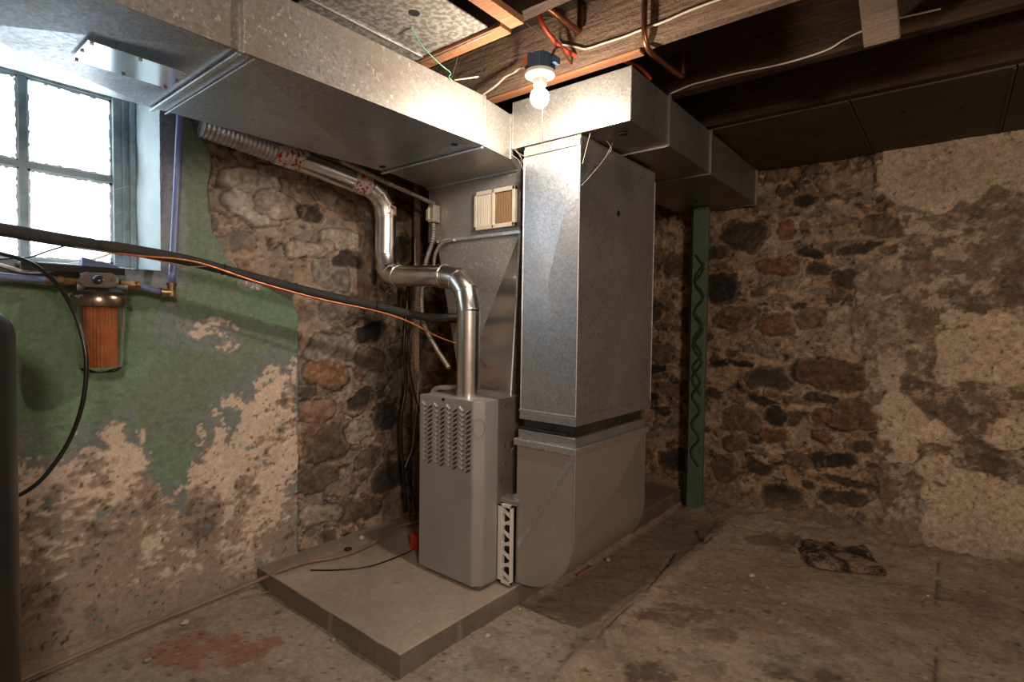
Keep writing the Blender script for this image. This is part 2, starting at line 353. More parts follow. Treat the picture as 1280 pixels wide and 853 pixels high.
# spots where green has flaked away
for (px, py, hw, hh) in ((262,412,26,13),(285,432,10,8),(345,335,20,10),(352,480,18,22),(335,352,26,9),(290,500,12,10)):
    p = P(px, py, 0, XL); D = (p-CAM).dot(fw)/F
    gd = np.minimum(gd, (ell(s, z, p.y, p.z, hw*D*1.3, hh*D, int(px), .55)-1)*.08+.0)
green = np.ones(s.shape+(3,))*np.array((.165, .245, .150))*(.80+.4*n2[..., None])*(.88+.24*n1[..., None])
green = mixc(green, (.20, .22, .17), ss(.50, .66, n3)*.6)
gm = ss(-.004, .004, gd)
primer = ss(-.06, -.055, gd)*(1-gm)*(n1 > .46)
gpr = ss(.105, .095, gd+.09*(fbm(s*9, z*9, 97, 4)-.5)*2)*gm*(fbm(s*6, z*6, 98, 4, .65) > .52)
pc = mixc(pc, (.20, .215, .205), primer*.9); pc = mixc(pc, green, gm); pc = mixc(pc, (.20, .235, .225), gpr*.8)
pc = mixc(pc, (.30, .22, .16), ((n4 > .77) & (gd < .12))*gm*.9)
gry = ss(.93, .90, s+.02*(n1-.5)+.02*ss(1.6, 2, z))*ss(1.36, 1.40, z+.02*(n2-.5))
pc = mixc(pc, np.array((.24, .26, .265)), gry); 
pc = mixc(pc, (.13, .065, .08), ss(.62, .66, n2)*gry*(z > 1.6)*.7)
pc = mixc(pc, (.035, .03, .026), np.clip(1-np.abs(edge-.003)/.006, 0, 1)*.7)
pc = mixc(pc, (.14, .27, .26), ss(.018, .012, edge)*(z < 1.3)*(vn(z*14, s*0, 5) > .55)*.8)
pht = .006*(n2-.5)+.004*(n1-.5)*(1-gm)+.003*gm+.012*(n3-.5)-.005*dm
hx = ht-.035+.0*s
cst = cst*(1-.45*(ss(1.75, 2.05, s+.15*(n2-.5))*ss(2.6, 2.4, s))[..., None])  # shade of the corner beside the furnace painted into the stone colour
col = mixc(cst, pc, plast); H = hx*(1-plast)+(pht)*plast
# rubble face set back a little behind the furnace
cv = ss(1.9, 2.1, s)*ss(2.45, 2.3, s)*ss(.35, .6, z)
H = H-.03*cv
H = H+.05*ss(.14, 0, z)*ss(1.35, 1.5, s)*(.4+n2)
pos = np.stack([XL+H, s, z], -1)
sc_, zc_ = (S[:-1]+S[1:])/2, (T[:-1]+T[1:])/2
keep = ~((sc_[:, None] > WY0) & (sc_[:, None] < WY1) & (zc_[None, :] > WZ0) & (zc_[None, :] < WZ1))
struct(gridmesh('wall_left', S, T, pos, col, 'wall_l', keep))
# ------------------------------------------------------------------ back wall (y = 3.8)
S = axisarr((-2.55, .75, .0085), (.75, 3.0, .05)); T = axisarr((0, 2.3, .0085), (2.3, 2.52, .03))
s, z = np.meshgrid(S, T, indexing='ij')
ht, cst = rubble(s, z, 41, .115, .08, .62, (.31, .225, .16))
BS = [(1003,252,9,7,BK,-.02),(930,294,22,17,DK,.01),(984,288,8,14,RU,.005),(1012,316,14,6,BK,-.02),(971,334,22,11,RU,.01),(1027,337,15,7,DK,0),(1064,349,17,13,DK,.01),(901,361,18,18,BK,.02),(971,406,18,15,RU,.02),
 (919,398,20,15,BR,.01),(813,388,12,15,DK,0),(999,383,8,4,DK,0),(1012,398,14,11,BR,.01),(1063,398,12,7,G,.01),(1074,311,20,6,DK,-.01),(1115,282,27,14,BR,-.02),(1144,315,30,8,BR,-.02),(1184,323,20,9,RU,-.02),(1108,341,9,12,BR,0),
 (967,471,27,15,DK,.01),(1040,469,33,20,(.10,.058,.036),.02),(1065,518,23,19,(.14,.08,.05),.02),(952,502,15,5,BK,-.01),(985,498,20,5,BR,.01),(1024,498,16,6,DK,0),(969,521,10,11,BK,0),(1028,521,9,10,RU,.01),(919,555,13,9,BR,.01),(944,547,8,8,DK,.01),
 (967,545,14,9,RU,.01),(1026,546,11,7,RU,.01),(1026,576,14,10,BK,.01),(1050,576,13,10,BK,.01),(977,621,20,14,BK,.015),(1010,607,7,6,DK,0),(1053,623,22,8,DK,.01),(1030,650,33,13,BR,.01),(1065,604,25,5,DK,-.01),(901,455,12,4,BK,-.015),(926,455,12,4,BK,-.015),
 (819,461,12,6,BK,-.01),(827,514,9,6,DK,0),(813,496,8,5,BK,-.01),(1077,559,10,8,DK,0),(1090,582,6,4,RU,0),(997,576,15,9,BR,.005),(1197,407,5,9,RU,0),(925,525,18,16,BR,.005),(905,585,12,16,BR,.005),(845,330,14,14,BR,.005),(826,440,14,12,BR,.005),(840,575,16,14,DK,0),(1020,365,14,6,G,.01),(950,438,16,7,G,.01),(890,492,9,8,DK,0),(950,585,12,9,DK,0),(895,315,12,9,DK,0)]
ht, cst = stones(BS, (1, YB), s, z, ht, cst, 0)
n1 = fbm(s*22, z*22, 181, 5, .65); n2 = fbm(s*4.5, z*4.5, 182, 5, .62); n3 = fbm(s*2+8, z*2, 183, 4); n4 = fbm(s*60, z*60, 184, 3)
# ragged join between rubble and plaster
jx = [(1095,198),(1100,240),(1122,262),(1135,300),(1105,330),(1078,380),(1080,430),(1088,470),(1095,520),(1092,570),(1098,640),(1110,665)]
jw = [(P(x, y, 1, YB).x, P(x, y, 1, YB).z) for x, y in jx]; jw.sort(key=lambda t: t[1])
xb = np.interp(z, [j[1] for j in jw], [j[0] for j in jw])
e = s-xb+.10*(n2-.5)+.04*(n1-.5); pl = ss(-.012, .012, e)
rough = np.ones(s.shape+(3,))*np.array((.215, .152, .108))*(.6+.8*n2[..., None])*(.6+.8*n1[..., None])
rough = mixc(rough, (.13, .098, .075), ss(.55, .66, n3*.5+n2*.5)*.75)
rough = mixc(rough, (.37, .285, .215), ss(.54, .60, n2*.45+n1*.3+(1-n3)*.25)*.75)
rough = mixc(rough, (.42, .33, .255), ss(.545, .575, fbm(s*7, z*9, 191, 5, .6))*ss(.45, .55, n1)*.75)
cream = np.ones(s.shape+(3,))*np.array((.53, .425, .33))*(.82+.3*n1[..., None])*(.8+.4*n3[..., None])
tx = [(1060,225),(1100,238),(1122,258),(1150,262),(1182,268),(1200,250),(1215,256),(1245,230),(1262,240),(1300,250)]
tw = [(P(x, y, 1, YB).x, P(x, y, 1, YB).z) for x, y in tx]
zt = np.interp(s, [t[0] for t in tw], [t[1] for t in tw])
cm = ss(-.006, .006, z-zt+.05*(n1-.5)+.04*(n2-.5))
for (px, py, hw, hh) in ((1245,440,55,38),(1235,650,60,50),(1185,590,30,16),(1110,465,18,22),(1120,520,22,26),(1205,400,26,10),(1270,540,24,26),(1170,540,20,14),(1215,620,60,20),(1130,560,16,16)):
    p = P(px, py, 1, YB); k = (p-CAM).dot(fw)/F
    cm = np.maximum(cm, 1-ss(.93, 1.0, ell(s, z, p.x, p.z, hw*k, hh*k, int(px), .75)))
gr = (n4-.5)*.5+(n1-.5)*.5
rough = mixc(rough, (.46, .37, .29), ss(.56, .60, fbm(s*11, z*15, 199, 4, .65)+gr*.35)*.8)
rough = mixc(rough, (.085, .062, .045), ss(.58, .62, fbm(s*9+4, z*14, 203, 4, .65)+gr*.3)*.6)
pc = mixc(rough, cream, cm)
# cement smear hanging over the join
p = P(1108, 385, 1, YB); sm = 1-ss(.92, 1.02, ell(s, z, p.x, p.z, .19, .33, 77, .3))
pc = mixc(pc, np.array((.32, .255, .20)), sm*.35*ss(.42, .5, n1)); pl = np.maximum(pl, sm)
bl = (vn(s*40, z*40, 95) > .86) & (n1 > .5)
pc = mixc(pc, (.17, .24, .27), bl*.7)
pc = mixc(pc, (.035, .028, .024), (n4 > .80)*.8)
cr = np.abs(fbm(s*3.3, z*3.3, 196, 4)-.5); pc = mixc(pc, (.07, .05, .04), ss(.006, .002, cr)*.55*(n3 > .45))
pc = mixc(pc, (.05, .038, .03), np.clip(1-np.abs(z-zt+.05*(n1-.5)+.04*(n2-.5))/.008, 0, 1)*.5*(s > -.35))
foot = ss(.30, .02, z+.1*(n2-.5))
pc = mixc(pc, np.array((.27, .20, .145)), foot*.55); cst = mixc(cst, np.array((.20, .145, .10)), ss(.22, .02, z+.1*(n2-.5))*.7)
col = mixc(cst, pc, pl)
H = (ht-.01)*(1-pl)+(.008+.030*(n2-.5)+.016*(n1-.5)+.03*(n3-.5)+.010*cm+.012*sm)*pl
H = H+.07*ss(.22, 0, z+.08*(n2-.5))
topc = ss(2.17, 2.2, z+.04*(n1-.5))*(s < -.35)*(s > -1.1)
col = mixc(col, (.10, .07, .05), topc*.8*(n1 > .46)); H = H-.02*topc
col = col*np.array((1.10, 1.0, .88))
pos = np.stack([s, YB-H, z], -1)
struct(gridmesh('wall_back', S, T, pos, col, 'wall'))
# ------------------------------------------------------------------ floor
S = axisarr((-2.6, .85, .0115), (.85, 3.05, .06)); T = axisarr((-2.55, .1, .08), (.1, 3.85, .0115))
s, y = np.meshgrid(S, T, indexing='ij')
n1 = fbm(s*20, y*20, 281, 5, .62); n2 = fbm(s*3.5, y*3.5, 282, 5, .6); n3 = fbm(s*1.5+8, y*1.5, 283, 4); n4 = fbm(s*55, y*55, 284, 3)
col = np.ones(s.shape+(3,))*np.array((.38, .268, .185))*(.66+.66*n2[..., None])*(.86+.28*n1[..., None])
col = mixc(col, np.array((.36, .295, .235)), ss(-1.0, -1.25, s+.25*(n2-.5))*ss(2.2, 1.7, y)*.75)
col = mixc(col, np.array((.27, .165, .10)), ss(.48, .62, n3*.6+n2*.4)*.75*ss(-1.3, -.9, s))
n7 = fbm(s*8, y*8, 299, 6, .7); col = mixc(col, np.array((.19, .13, .09)), ss(.56, .66, n7)*.5); col = mixc(col, np.array((.42, .33, .25)), ss(.44, .36, n7)*.35)
def stain(px, py, hw, hh, c, a, w=.6):
    global col
    p = P(px, py, 2, 0); D = (p-CAM).dot(fw); k = D/F; gx = rt.xy.normalized(); gy = fw.xy.normalized()
    du = (s-p.x)*gx.x+(y-p.y)*gx.y; dv = (s-p.x)*gy.x+(y-p.y)*gy.y
    d = np.sqrt((du/(hw*k))**2+(dv/(hh*k*D/1.25))**2)+w*2.6*(fbm(s*9+px, y*9, int(py), 5, .72)-.5)
    col = mixc(col, np.array(c), (1-ss(.86, 1.0, d))*a*(.35+.65*ss(.36, .5, fbm(s*13, y*13, int(px), 4, .7))))
stain(270,812,75,26,(.29,.125,.065),.75,.45); stain(330,845,60,14,(.25,.16,.11),.5); stain(845,768,46,14,(.14,.075,.045),.8); stain(735,806,22,9,(.13,.08,.05),.85)
stain(812,838,36,16,(.10,.065,.045),.8); stain(1000,838,45,18,(.10,.07,.05),.75); stain(895,795,26,8,(.14,.08,.05),.7); stain(970,676,40,12,(.13,.08,.05),.75)
stain(1010,712,90,12,(.27,.17,.10),.5); stain(950,822,120,10,(.36,.30,.24),.35); stain(1180,745,60,14,(.17,.10,.06),.5); stain(560,840,60,8,(.3,.26,.22),.3); stain(1085,735,40,8,(.35,.29,.23),.4)
stain(740,800,60,30,(.19,.145,.11),.35); stain(900,770,90,40,(.20,.15,.11),.4)
# seam of an old patched channel running beside the return boot
def lined(pts, w):
    d = np.full(s.shape, 9.)
    for (a, b) in zip(pts, pts[1:]):
        A, B = P(*a, 2, 0), P(*b, 2, 0); ax, ay = A.x, A.y; vx, vy = B.x-ax, B.y-ay; L = vx*vx+vy*vy
        t = np.clip(((s-ax)*vx+(y-ay)*vy)/L, 0, 1); d = np.minimum(d, np.hypot(s-ax-t*vx, y-ay-t*vy))
    return ss(w, w*.3, d+.012*(n1-.5))
rid = lined([(712,842),(760,790),(822,730),(868,690),(905,655)], .06)
crk = lined([(745,798),(790,757)], .008)+lined([(806,742),(826,716),(843,686)], .010)+lined([(690,850),(715,812),(722,790),(690,768)], .006)*.7+lined([(868,655),(880,680),(892,668)], .008)+lined([(1172,700),(1168,853)], .004)*.7+lined([(870,628),(905,655),(960,668)], .01)*.6
crk = np.clip(crk, 0, 1)
col = mixc(col, (.33, .25, .19), rid*.35); col = mixc(col, (.035, .026, .02), crk*.85)
col = mixc(col, (.06, .045, .035), (n4 > .775)*.75); col = mixc(col, (.48, .41, .34), (n4 < .215)*.6)
trench = ss(-1.47, -1.42, s)*ss(-1.02, -1.16, s)*ss(1.75, 2.0, y+.3*(s+1.2))
col = mixc(col, (.22, .16, .115), trench*.35)
z = .022*(n2-.5)+.006*(n1-.5)+.02*(n3-.5)*ss(-1.2, -.8, s)+.014*rid*(.4+1.2*n1)-.020*crk-.022*trench
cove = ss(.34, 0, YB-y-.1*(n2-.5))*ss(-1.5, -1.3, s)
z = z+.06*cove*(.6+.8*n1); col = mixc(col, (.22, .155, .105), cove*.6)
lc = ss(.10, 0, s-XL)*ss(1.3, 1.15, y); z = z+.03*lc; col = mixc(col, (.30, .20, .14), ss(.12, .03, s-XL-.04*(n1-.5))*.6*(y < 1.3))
pos = np.stack([s, y, z], -1)
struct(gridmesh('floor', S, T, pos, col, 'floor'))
# ------------------------------------------------------------------ concrete pad
PX1, PY0, PY1 = -1.462, 1.205, 3.72
bmm = newbm()
S = axisarr((-2.515, PX1, .0125)); T = axisarr((PY0, PY1, .0125))
s, y = np.meshgrid(S, T, indexing='ij'); n1 = fbm(s*18, y*18, 381, 5, .6); n2 = fbm(s*4, y*4, 382, 4)
# wrap sides: clamp a slightly larger grid down
S2 = np.concatenate([S, [PX1+.001, PX1+.001, PX1+.001]]); T2 = np.concatenate([[PY0, PY0, PY0], T])
s, y = np.meshgrid(S2, T2, indexing='ij'); n1 = fbm(s*18, y*18, 381, 5, .6); n2 = fbm(s*4, y*4, 382, 4)
z = ZS+.004*(n2-.5)+.002*(n1-.5)
ns, nn = s.shape
dz = np.zeros(s.shape)
for k, v in ((ns-3, .004), (ns-2, .055), (ns-1, .12)): dz[k, :] = np.maximum(dz[k, :], v)
for k, v in ((2, .006), (1, .055), (0, .12)): dz[:, k] = np.maximum(dz[:, k], v)
side = (dz > .02)
wob = .012*(fbm(s*7, y*7, 385, 4)-.5)
s2 = np.where(np.arange(ns)[:, None] >= ns-3, s+wob+.012*(dz > .03)*(n1-.3), s); y2 = np.where(np.arange(nn)[None, :] <= 2, y+wob-.01*(dz > .03)*(n1-.3), y)
col = np.ones(s.shape+(3,))*np.array((.37, .295, .232))*(.75+.5*n2[..., None])*(.88+.24*n1[..., None])
col = mixc(col, (.15, .115, .09), ss(-2.2, -2.5, s+.2*(n2-.5))*.6); side2 = (dz > .003); col = mixc(col, (.135, .10, .075), side2*.8); col = mixc(col, (.34, .26, .2), (n1 > .66)*.5)  # pad sides painted darker for their shade, with some dirt
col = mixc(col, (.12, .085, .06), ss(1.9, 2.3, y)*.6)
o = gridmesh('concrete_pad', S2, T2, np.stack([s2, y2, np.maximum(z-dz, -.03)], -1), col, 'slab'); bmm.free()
tag(o, 'low square-cornered grey concrete pad under the furnace', 'concrete pad')
# ------------------------------------------------------------------ rest of the shell
def plainwall(name, S, T, fn, c):
    s, z = np.meshgrid(S, T, indexing='ij'); n1 = fbm(s*8, z*8, 7, 4); n2 = fbm(s*2, z*2, 8, 4)
    col = np.ones(s.shape+(3,))*np.array(c)*(.7+.6*n2[..., None]); return struct(gridmesh(name, S, T, fn(s, z, .03*(n1-.5)), col, 'wall'))
plainwall('wall_right', axisarr((-2.5, 3.8, .06)), axisarr((0, 2.52, .06)), lambda s, z, n: np.stack([3.0+n, s, z], -1), (.42, .34, .27))
plainwall('wall_front', axisarr((-2.5, 3.0, .06)), axisarr((0, 2.52, .06)), lambda s, z, n: np.stack([s, -2.5+n, z], -1), (.42, .34, .27))
bm = newbm()
for i in range(40):
    y0 = -2.55+i*.16; box(bm, (-2.6, y0, 2.505), (3.05, y0+.157, 2.53))
struct(ob('ceiling', bm, 'subfloor'))
# ------------------------------------------------------------------ joists
def jlab(y):
    return None
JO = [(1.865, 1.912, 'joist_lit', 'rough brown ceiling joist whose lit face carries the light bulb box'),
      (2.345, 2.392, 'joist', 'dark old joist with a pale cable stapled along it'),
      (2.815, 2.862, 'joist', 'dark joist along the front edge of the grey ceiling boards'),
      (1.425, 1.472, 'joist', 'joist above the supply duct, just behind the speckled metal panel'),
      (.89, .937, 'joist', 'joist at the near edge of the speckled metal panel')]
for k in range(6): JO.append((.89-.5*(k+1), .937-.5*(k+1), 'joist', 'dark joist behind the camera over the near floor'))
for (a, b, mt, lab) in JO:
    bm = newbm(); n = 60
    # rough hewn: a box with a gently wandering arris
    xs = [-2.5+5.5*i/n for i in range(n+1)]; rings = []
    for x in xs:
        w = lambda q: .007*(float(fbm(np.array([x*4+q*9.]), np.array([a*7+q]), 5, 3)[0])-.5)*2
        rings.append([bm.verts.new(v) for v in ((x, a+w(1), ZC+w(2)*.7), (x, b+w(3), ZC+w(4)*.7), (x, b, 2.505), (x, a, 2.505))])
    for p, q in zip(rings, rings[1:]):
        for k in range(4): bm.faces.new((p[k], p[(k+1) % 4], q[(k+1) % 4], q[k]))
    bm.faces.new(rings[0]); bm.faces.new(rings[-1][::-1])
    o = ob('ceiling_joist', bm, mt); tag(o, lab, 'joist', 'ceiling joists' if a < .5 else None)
# orange strips nailed under joists
def strip(name, px0, px1, y0, y1, z0, z1, lab, mat='orange_wood'):
    bm = newbm(); box(bm, (px0, y0, z0), (px1, y1, z1), .002); return tag(ob(name, bm, mat), lab, 'wood strip')
strip('wood_strip', -1.75, -.93, 1.868, 1.908, ZC-.016, ZC-.004, 'thin orange wood strip under the joist by the light bulb')
strip('wood_strip', -1.75, -1.22, 1.415, 1.475, ZC-.022, ZC-.004, 'orange wood strip under the joist behind the speckled panel')
a = P(597, 0, 2, 2.245); b = P(646, 30, 2, 2.245)
bm = newbm(); xx = (a.x+b.x)/2; box(bm, (xx-.028, b.y-.75, 2.243), (xx+.028, b.y+.01, 2.2665), .002)
tag(ob('wood_batten', bm, 'orange_wood'), 'orange batten crossing under the joists left of the light bulb', 'wood batten')
bm = newbm(); q = P(664, 8, 1, 1.72); box(bm, (q.x-.06, 1.70, q.z-.02), (q.x+.05, 1.745, q.z+.02), .002)
tag(ob('wood_block', bm, 'orange_wood'), 'short rough wood block between joists above the bulb', 'wood block')
# bridging board between two joists (diagonal)
bm = newbm()
q = P(1102, 46, 2, 2.262); x0, x1 = q.x-.052, q.x+.052
prism(bm, [(2.335, 2.258), (1.98, 2.46), (1.955, 2.445), (2.30, 2.24)], 0, x0, x1, .002)
tag(ob('bridging_board', bm, 'grey_wood'), 'short grey-brown board braced diagonally between two dark joists', 'wood board')
# ------------------------------------------------------------------ sheet metal panel (panned joist bay) above the main duct
pn = thing('ceiling_panel', 'speckled grey sheet metal panel between joists above the duct', 'metal panel', (-1.5, 1.2, ZC-.01))
bm = newbm(); box(bm, (-1.60, .93, ZC-.012), (-1.27, 1.43, ZC-.008)); ob('panel_sheet', bm, 'panel', pn)
bm = newbm(); box(bm, (-1.70, .93, ZC-.016), (-1.605, 1.43, ZC-.010)); box(bm, (-1.705, .93, ZC-.020), (-1.70, 1.43, ZC-.0)); ob('end_flap', bm, 'panel', pn)
bm = newbm(); box(bm, (-1.70, 1.424, ZC-.024), (-1.27, 1.43, ZC-.004)); box(bm, (-1.6055, .93, ZC-.018), (-1.600, 1.43, ZC-.008)); ob('panel_flange', bm, 'seam', pn)
bm = newbm(); q = P(518, 17, 2, ZC-.014); lathe(bm, [(.018, -.0018), (.018, .0)], (q.x, q.y, ZC-.0115), seg=20); ob('hole', bm, 'hole', pn)
# grey boards against the back wall
xsm = [-1.085, P(1077, 157, 2, ZC).x, P(1261, 125, 2, ZC).x, 1.0, 1.9, 3.0]
labs = ['grey ceiling board next to the end of the return duct', 'middle grey ceiling board above the rubble part of the back wall', 'grey ceiling board at the right edge above the cream plaster', None, None]
for i in range(5):
    bm = newbm(); box(bm, (xsm[i]+.003, 2.86, ZC-.010), (xsm[i+1]-.003, 3.79, ZC-.002), .001)
    t = thing('ceiling_board', labs[i] or 'grey ceiling board beyond the right side of the view', 'ceiling board', ((xsm[i]+xsm[i+1])/2, 3.3, ZC-.01), 'far ceiling boards' if not labs[i] else None)
    ob('board', bm, 'board', t)
    bm = newbm(); box(bm, (xsm[i+1]-.012, 2.87, ZC-.0145), (xsm[i+1]-.001, 3.77, ZC-.0095), .001); ob('edge_lip', bm, 'board', t)
    for (hx, hy) in ((.32, .25), (.45, .7), (.7, .35)):
        bm = newbm(); lathe(bm, [(.013, 0), (.013, .002)], (xsm[i]+(xsm[i+1]-xsm[i])*hx, 2.9+hy, ZC-.0118), seg=12); ob('hole', bm, 'hole', t)
# ------------------------------------------------------------------ main supply duct
def duct_section(bm, x0, x1, y0, y1, z0, z1, br=.010, bs=.003):
    """open ended box section whose four sheets are cross broken (pressed to a shallow pyramid)"""
    def sheet(a, b, c, d, n):
        va = [bm.verts.new(p) for p in (a, b, c, d)]; ct = (Vector(a)+Vector(b)+Vector(c)+Vector(d))/4+Vector(n)*(br if n[2] < 0 else bs)
        v = bm.verts.new(ct)
        for i in range(4): bm.faces.new((va[i], va[(i+1) % 4], v))
    sheet((x0,y0,z0),(x1,y0,z0),(x1,y1,z0),(x0,y1,z0),(0,0,-1)); sheet((x0,y0,z1),(x0,y1,z1),(x1,y1,z1),(x1,y0,z1),(0,0,1))
    sheet((x0,y0,z0),(x0,y1,z0),(x0,y1,z1),(x0,y0,z1),(-1,0,0)); sheet((x1,y0,z0),(x1,y0,z1),(x1,y1,z1),(x1,y1,z0),(1,0,0))
    bmesh.ops.remove_doubles(bm, verts=bm.verts[:], dist=1e-5)
    return bm
Z0, Z1, XA, XB = 1.962, 2.155, -2.135, -1.50
md = thing('supply_duct', 'long rectangular galvanised duct over the window with dusty side', 'duct', (-1.8, .7, Z0))
YS = [-1.2, -.35, .68, 1.64]
for i in range(3):
    bm = newbm(); duct_section(bm, XA, XB, YS[i], YS[i+1]-.002, Z0, Z1, .034); ob('duct_section', bm, 'galv', md)
    # dusty side sheet and raised seams
    bm = newbm(); box(bm, (XB-.001, YS[i]+.002, Z0-.001), (XB+.0075, YS[i+1]-.004, Z1+.003), .0015); ob('side_sheet', bm, 'galv_dusty', md)
    bm = newbm(); e = YS[i+1]
    box(bm, (XA-.004, e-.012, Z0-.013), (XB+.006, e+.0, Z0-.007), .001); box(bm, (XA-.004, e+.034, Z0-.010), (XB+.004, e+.038, Z0-.007)) if i == 1 else None
    box(bm, (XB+.006, e-.008, Z0-.006), (XB+.014, e+.006, Z1+.004), .0015); ob('seam', bm, 'seam', md)
# end: short piece that turns inward and meets the plenum
bm = newbm()
pts = [(XA, 1.645), (XB+.003, 1.645), (-1.525, 1.853), (-1.60, 1.995), (-2.215, 1.995), (XA, 1.70)]
prism(bm, pts, 2, Z0, Z1-.002); ob('end_section', bm, 'galv_pale', md)
bm = newbm(); box(bm, (-2.22, 1.985, Z0-.008), (-1.6, 1.998, Z0+.01)); prism(bm, [(-1.53, 1.845), (-1.518, 1.845), (-1.518, 1.857), (-1.53, 1.857)], 2, Z0, Z1); ob('seam', bm, 'seam', md)
for (px, py) in ((568,181), (478,209), (545,150)):
    q = P(px, py, 2, Z0-.008)
    if px != 545:
        bm = newbm(); lathe(bm, [(.014, -.001), (.014, .001)], (q.x, q.y, Z0-.0075), seg=16); ob('hole', bm, 'hole', md)
ap = newbm()
box(ap, (-1.845, .395, Z0-.028), (-1.685, .625, Z0-.0255), .001); pl_ = ob('access_plate', ap, 'mirror', md)
for (x, y_) in ((-1.835,.405),(-1.695,.405),(-1.835,.51),(-1.695,.51),(-1.835,.615),(-1.695,.615),(-1.76,.40),(-1.76,.62)):
    bm = newbm(); lathe(bm, [(.0045, -.004), (.0045, 0)], (x, y_, Z0-.0285), seg=8); ob('screw', bm, 'screw', pl_)
# ------------------------------------------------------------------ supply plenum
pp = thing('supply_plenum', 'galvanised plenum rising from the furnace top to the duct', 'plenum', (-1.8, 2.2, .91))
YP = 2.0
bm = newbm(); box(bm, (-2.215, YP, 1.672), (-1.583, 2.58, 2.15), .002); ob('upper_box', bm, 'galv_dusty', pp)
bm = newbm(); box(bm, (-2.14, YP-.010, 1.664), (-1.575, YP+.004, 1.682), .003); box(bm, (-1.59, YP-.004, 1.664), (-1.575, 2.58, 1.682), .003); ob('drive_seam', bm, 'seam', pp)
TL, TR = (-2.15, YP+.004, 1.672), (-1.585, YP+.004, 1.672); BL, BR_ = (-1.99, YP+.03, .91), (-1.598, YP-.035, .91)
TLb, TRb, BLb, BRb = (-2.15, 2.56, 1.672), (-1.585, 2.56, 1.672), (-1.95, 2.45, .91), (-1.598, 2.45, .91)
bm = newbm(); quads(bm, [TL, TR, BL, BR_, TLb, TRb, BLb, BRb], [(0, 2, 1), (0, 4, 6, 2), (4, 5, 7, 6), (1, 3, 7, 5), (0, 1, 5, 4), (2, 6, 7, 3)]); ob('transition', bm, 'galv_dusty', pp)
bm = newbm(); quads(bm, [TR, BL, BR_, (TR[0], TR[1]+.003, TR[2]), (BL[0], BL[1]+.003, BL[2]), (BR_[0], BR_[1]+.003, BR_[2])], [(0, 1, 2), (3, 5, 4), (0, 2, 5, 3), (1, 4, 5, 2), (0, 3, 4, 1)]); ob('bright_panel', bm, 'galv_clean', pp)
bm = newbm(); tube(bm, [Vector(TR)+Vector((0, -.002, 0)), Vector(BR_)+Vector((0, -.002, 0))], .006, 6, 0); ob('corner_seam', bm, 'seam', pp)
# wall-register set in the plenum
rg = thing('air_register', 'cream louvred air register on the dusty plenum', 'air register', (-1.727, YP, 1.70))
rx0, rx1, rz0, rz1 = -1.857, -1.600, 1.700, 1.888
bm = newbm(); w = .02
for (a, b) in (((rx0, rz0), (rx1, rz0+w)), ((rx0, rz1-w), (rx1, rz1)), ((rx0, rz0), (rx0+w*.8, rz1)), ((rx1-w*.8, rz0), (rx1, rz1)), ((-1.742, rz0), (-1.728, rz1))): box(bm, (a[0], YP-.026, a[1]), (b[0], YP-.003, b[1]), .003)
ob('frame', bm, 'cream', rg)
bm = newbm()
for i in range(11):
    x = rx0+.022+i*.0095; quads(bm, [(x, YP-.022, rz0+.02), (x+.006, YP-.010, rz0+.02), (x+.006, YP-.010, rz1-.02), (x, YP-.022, rz1-.02), (x+.002, YP-.022, rz0+.02), (x+.008, YP-.010, rz0+.02), (x+.008, YP-.010, rz1-.02), (x+.002, YP-.022, rz1-.02)], [(0, 1, 2, 3), (4, 7, 6, 5), (0, 3, 7, 4), (1, 5, 6, 2)])
box(bm, (rx0+.01, YP-.009, rz0+.01), (-1.735, YP-.007, rz1-.01)); ob('closed_louvres', bm, 'cream', rg)
bm = newbm()
for i in range(11):
    x = -1.722+i*.0103; box(bm, (x, YP-.018, rz0+.018), (x+.0035, YP-.008, rz1-.018))
for i in range(14):
    z_ = rz0+.022+i*.0108; box(bm, (-1.73, YP-.012, z_), (rx1-.014, YP-.010, z_+.0028))
ob('open_grille', bm, simple('tan_grille', (.40, .26, .14), (.30, .19, .10), .5, .3), rg)
bm = newbm(); box(bm, (-1.73, YP-.006, rz0+.015), (rx1-.01, YP-.004, rz1-.015)); ob('back_plate', bm, 'hole', rg)
# ------------------------------------------------------------------ furnace
FX0, FX1, FY, FT = -1.925, -1.585, 1.693, .910
fu = thing('furnace', 'grey gas furnace with a louvred front panel on the concrete pad', 'furnace', (-1.74, 1.95, ZS))
bm = newbm()
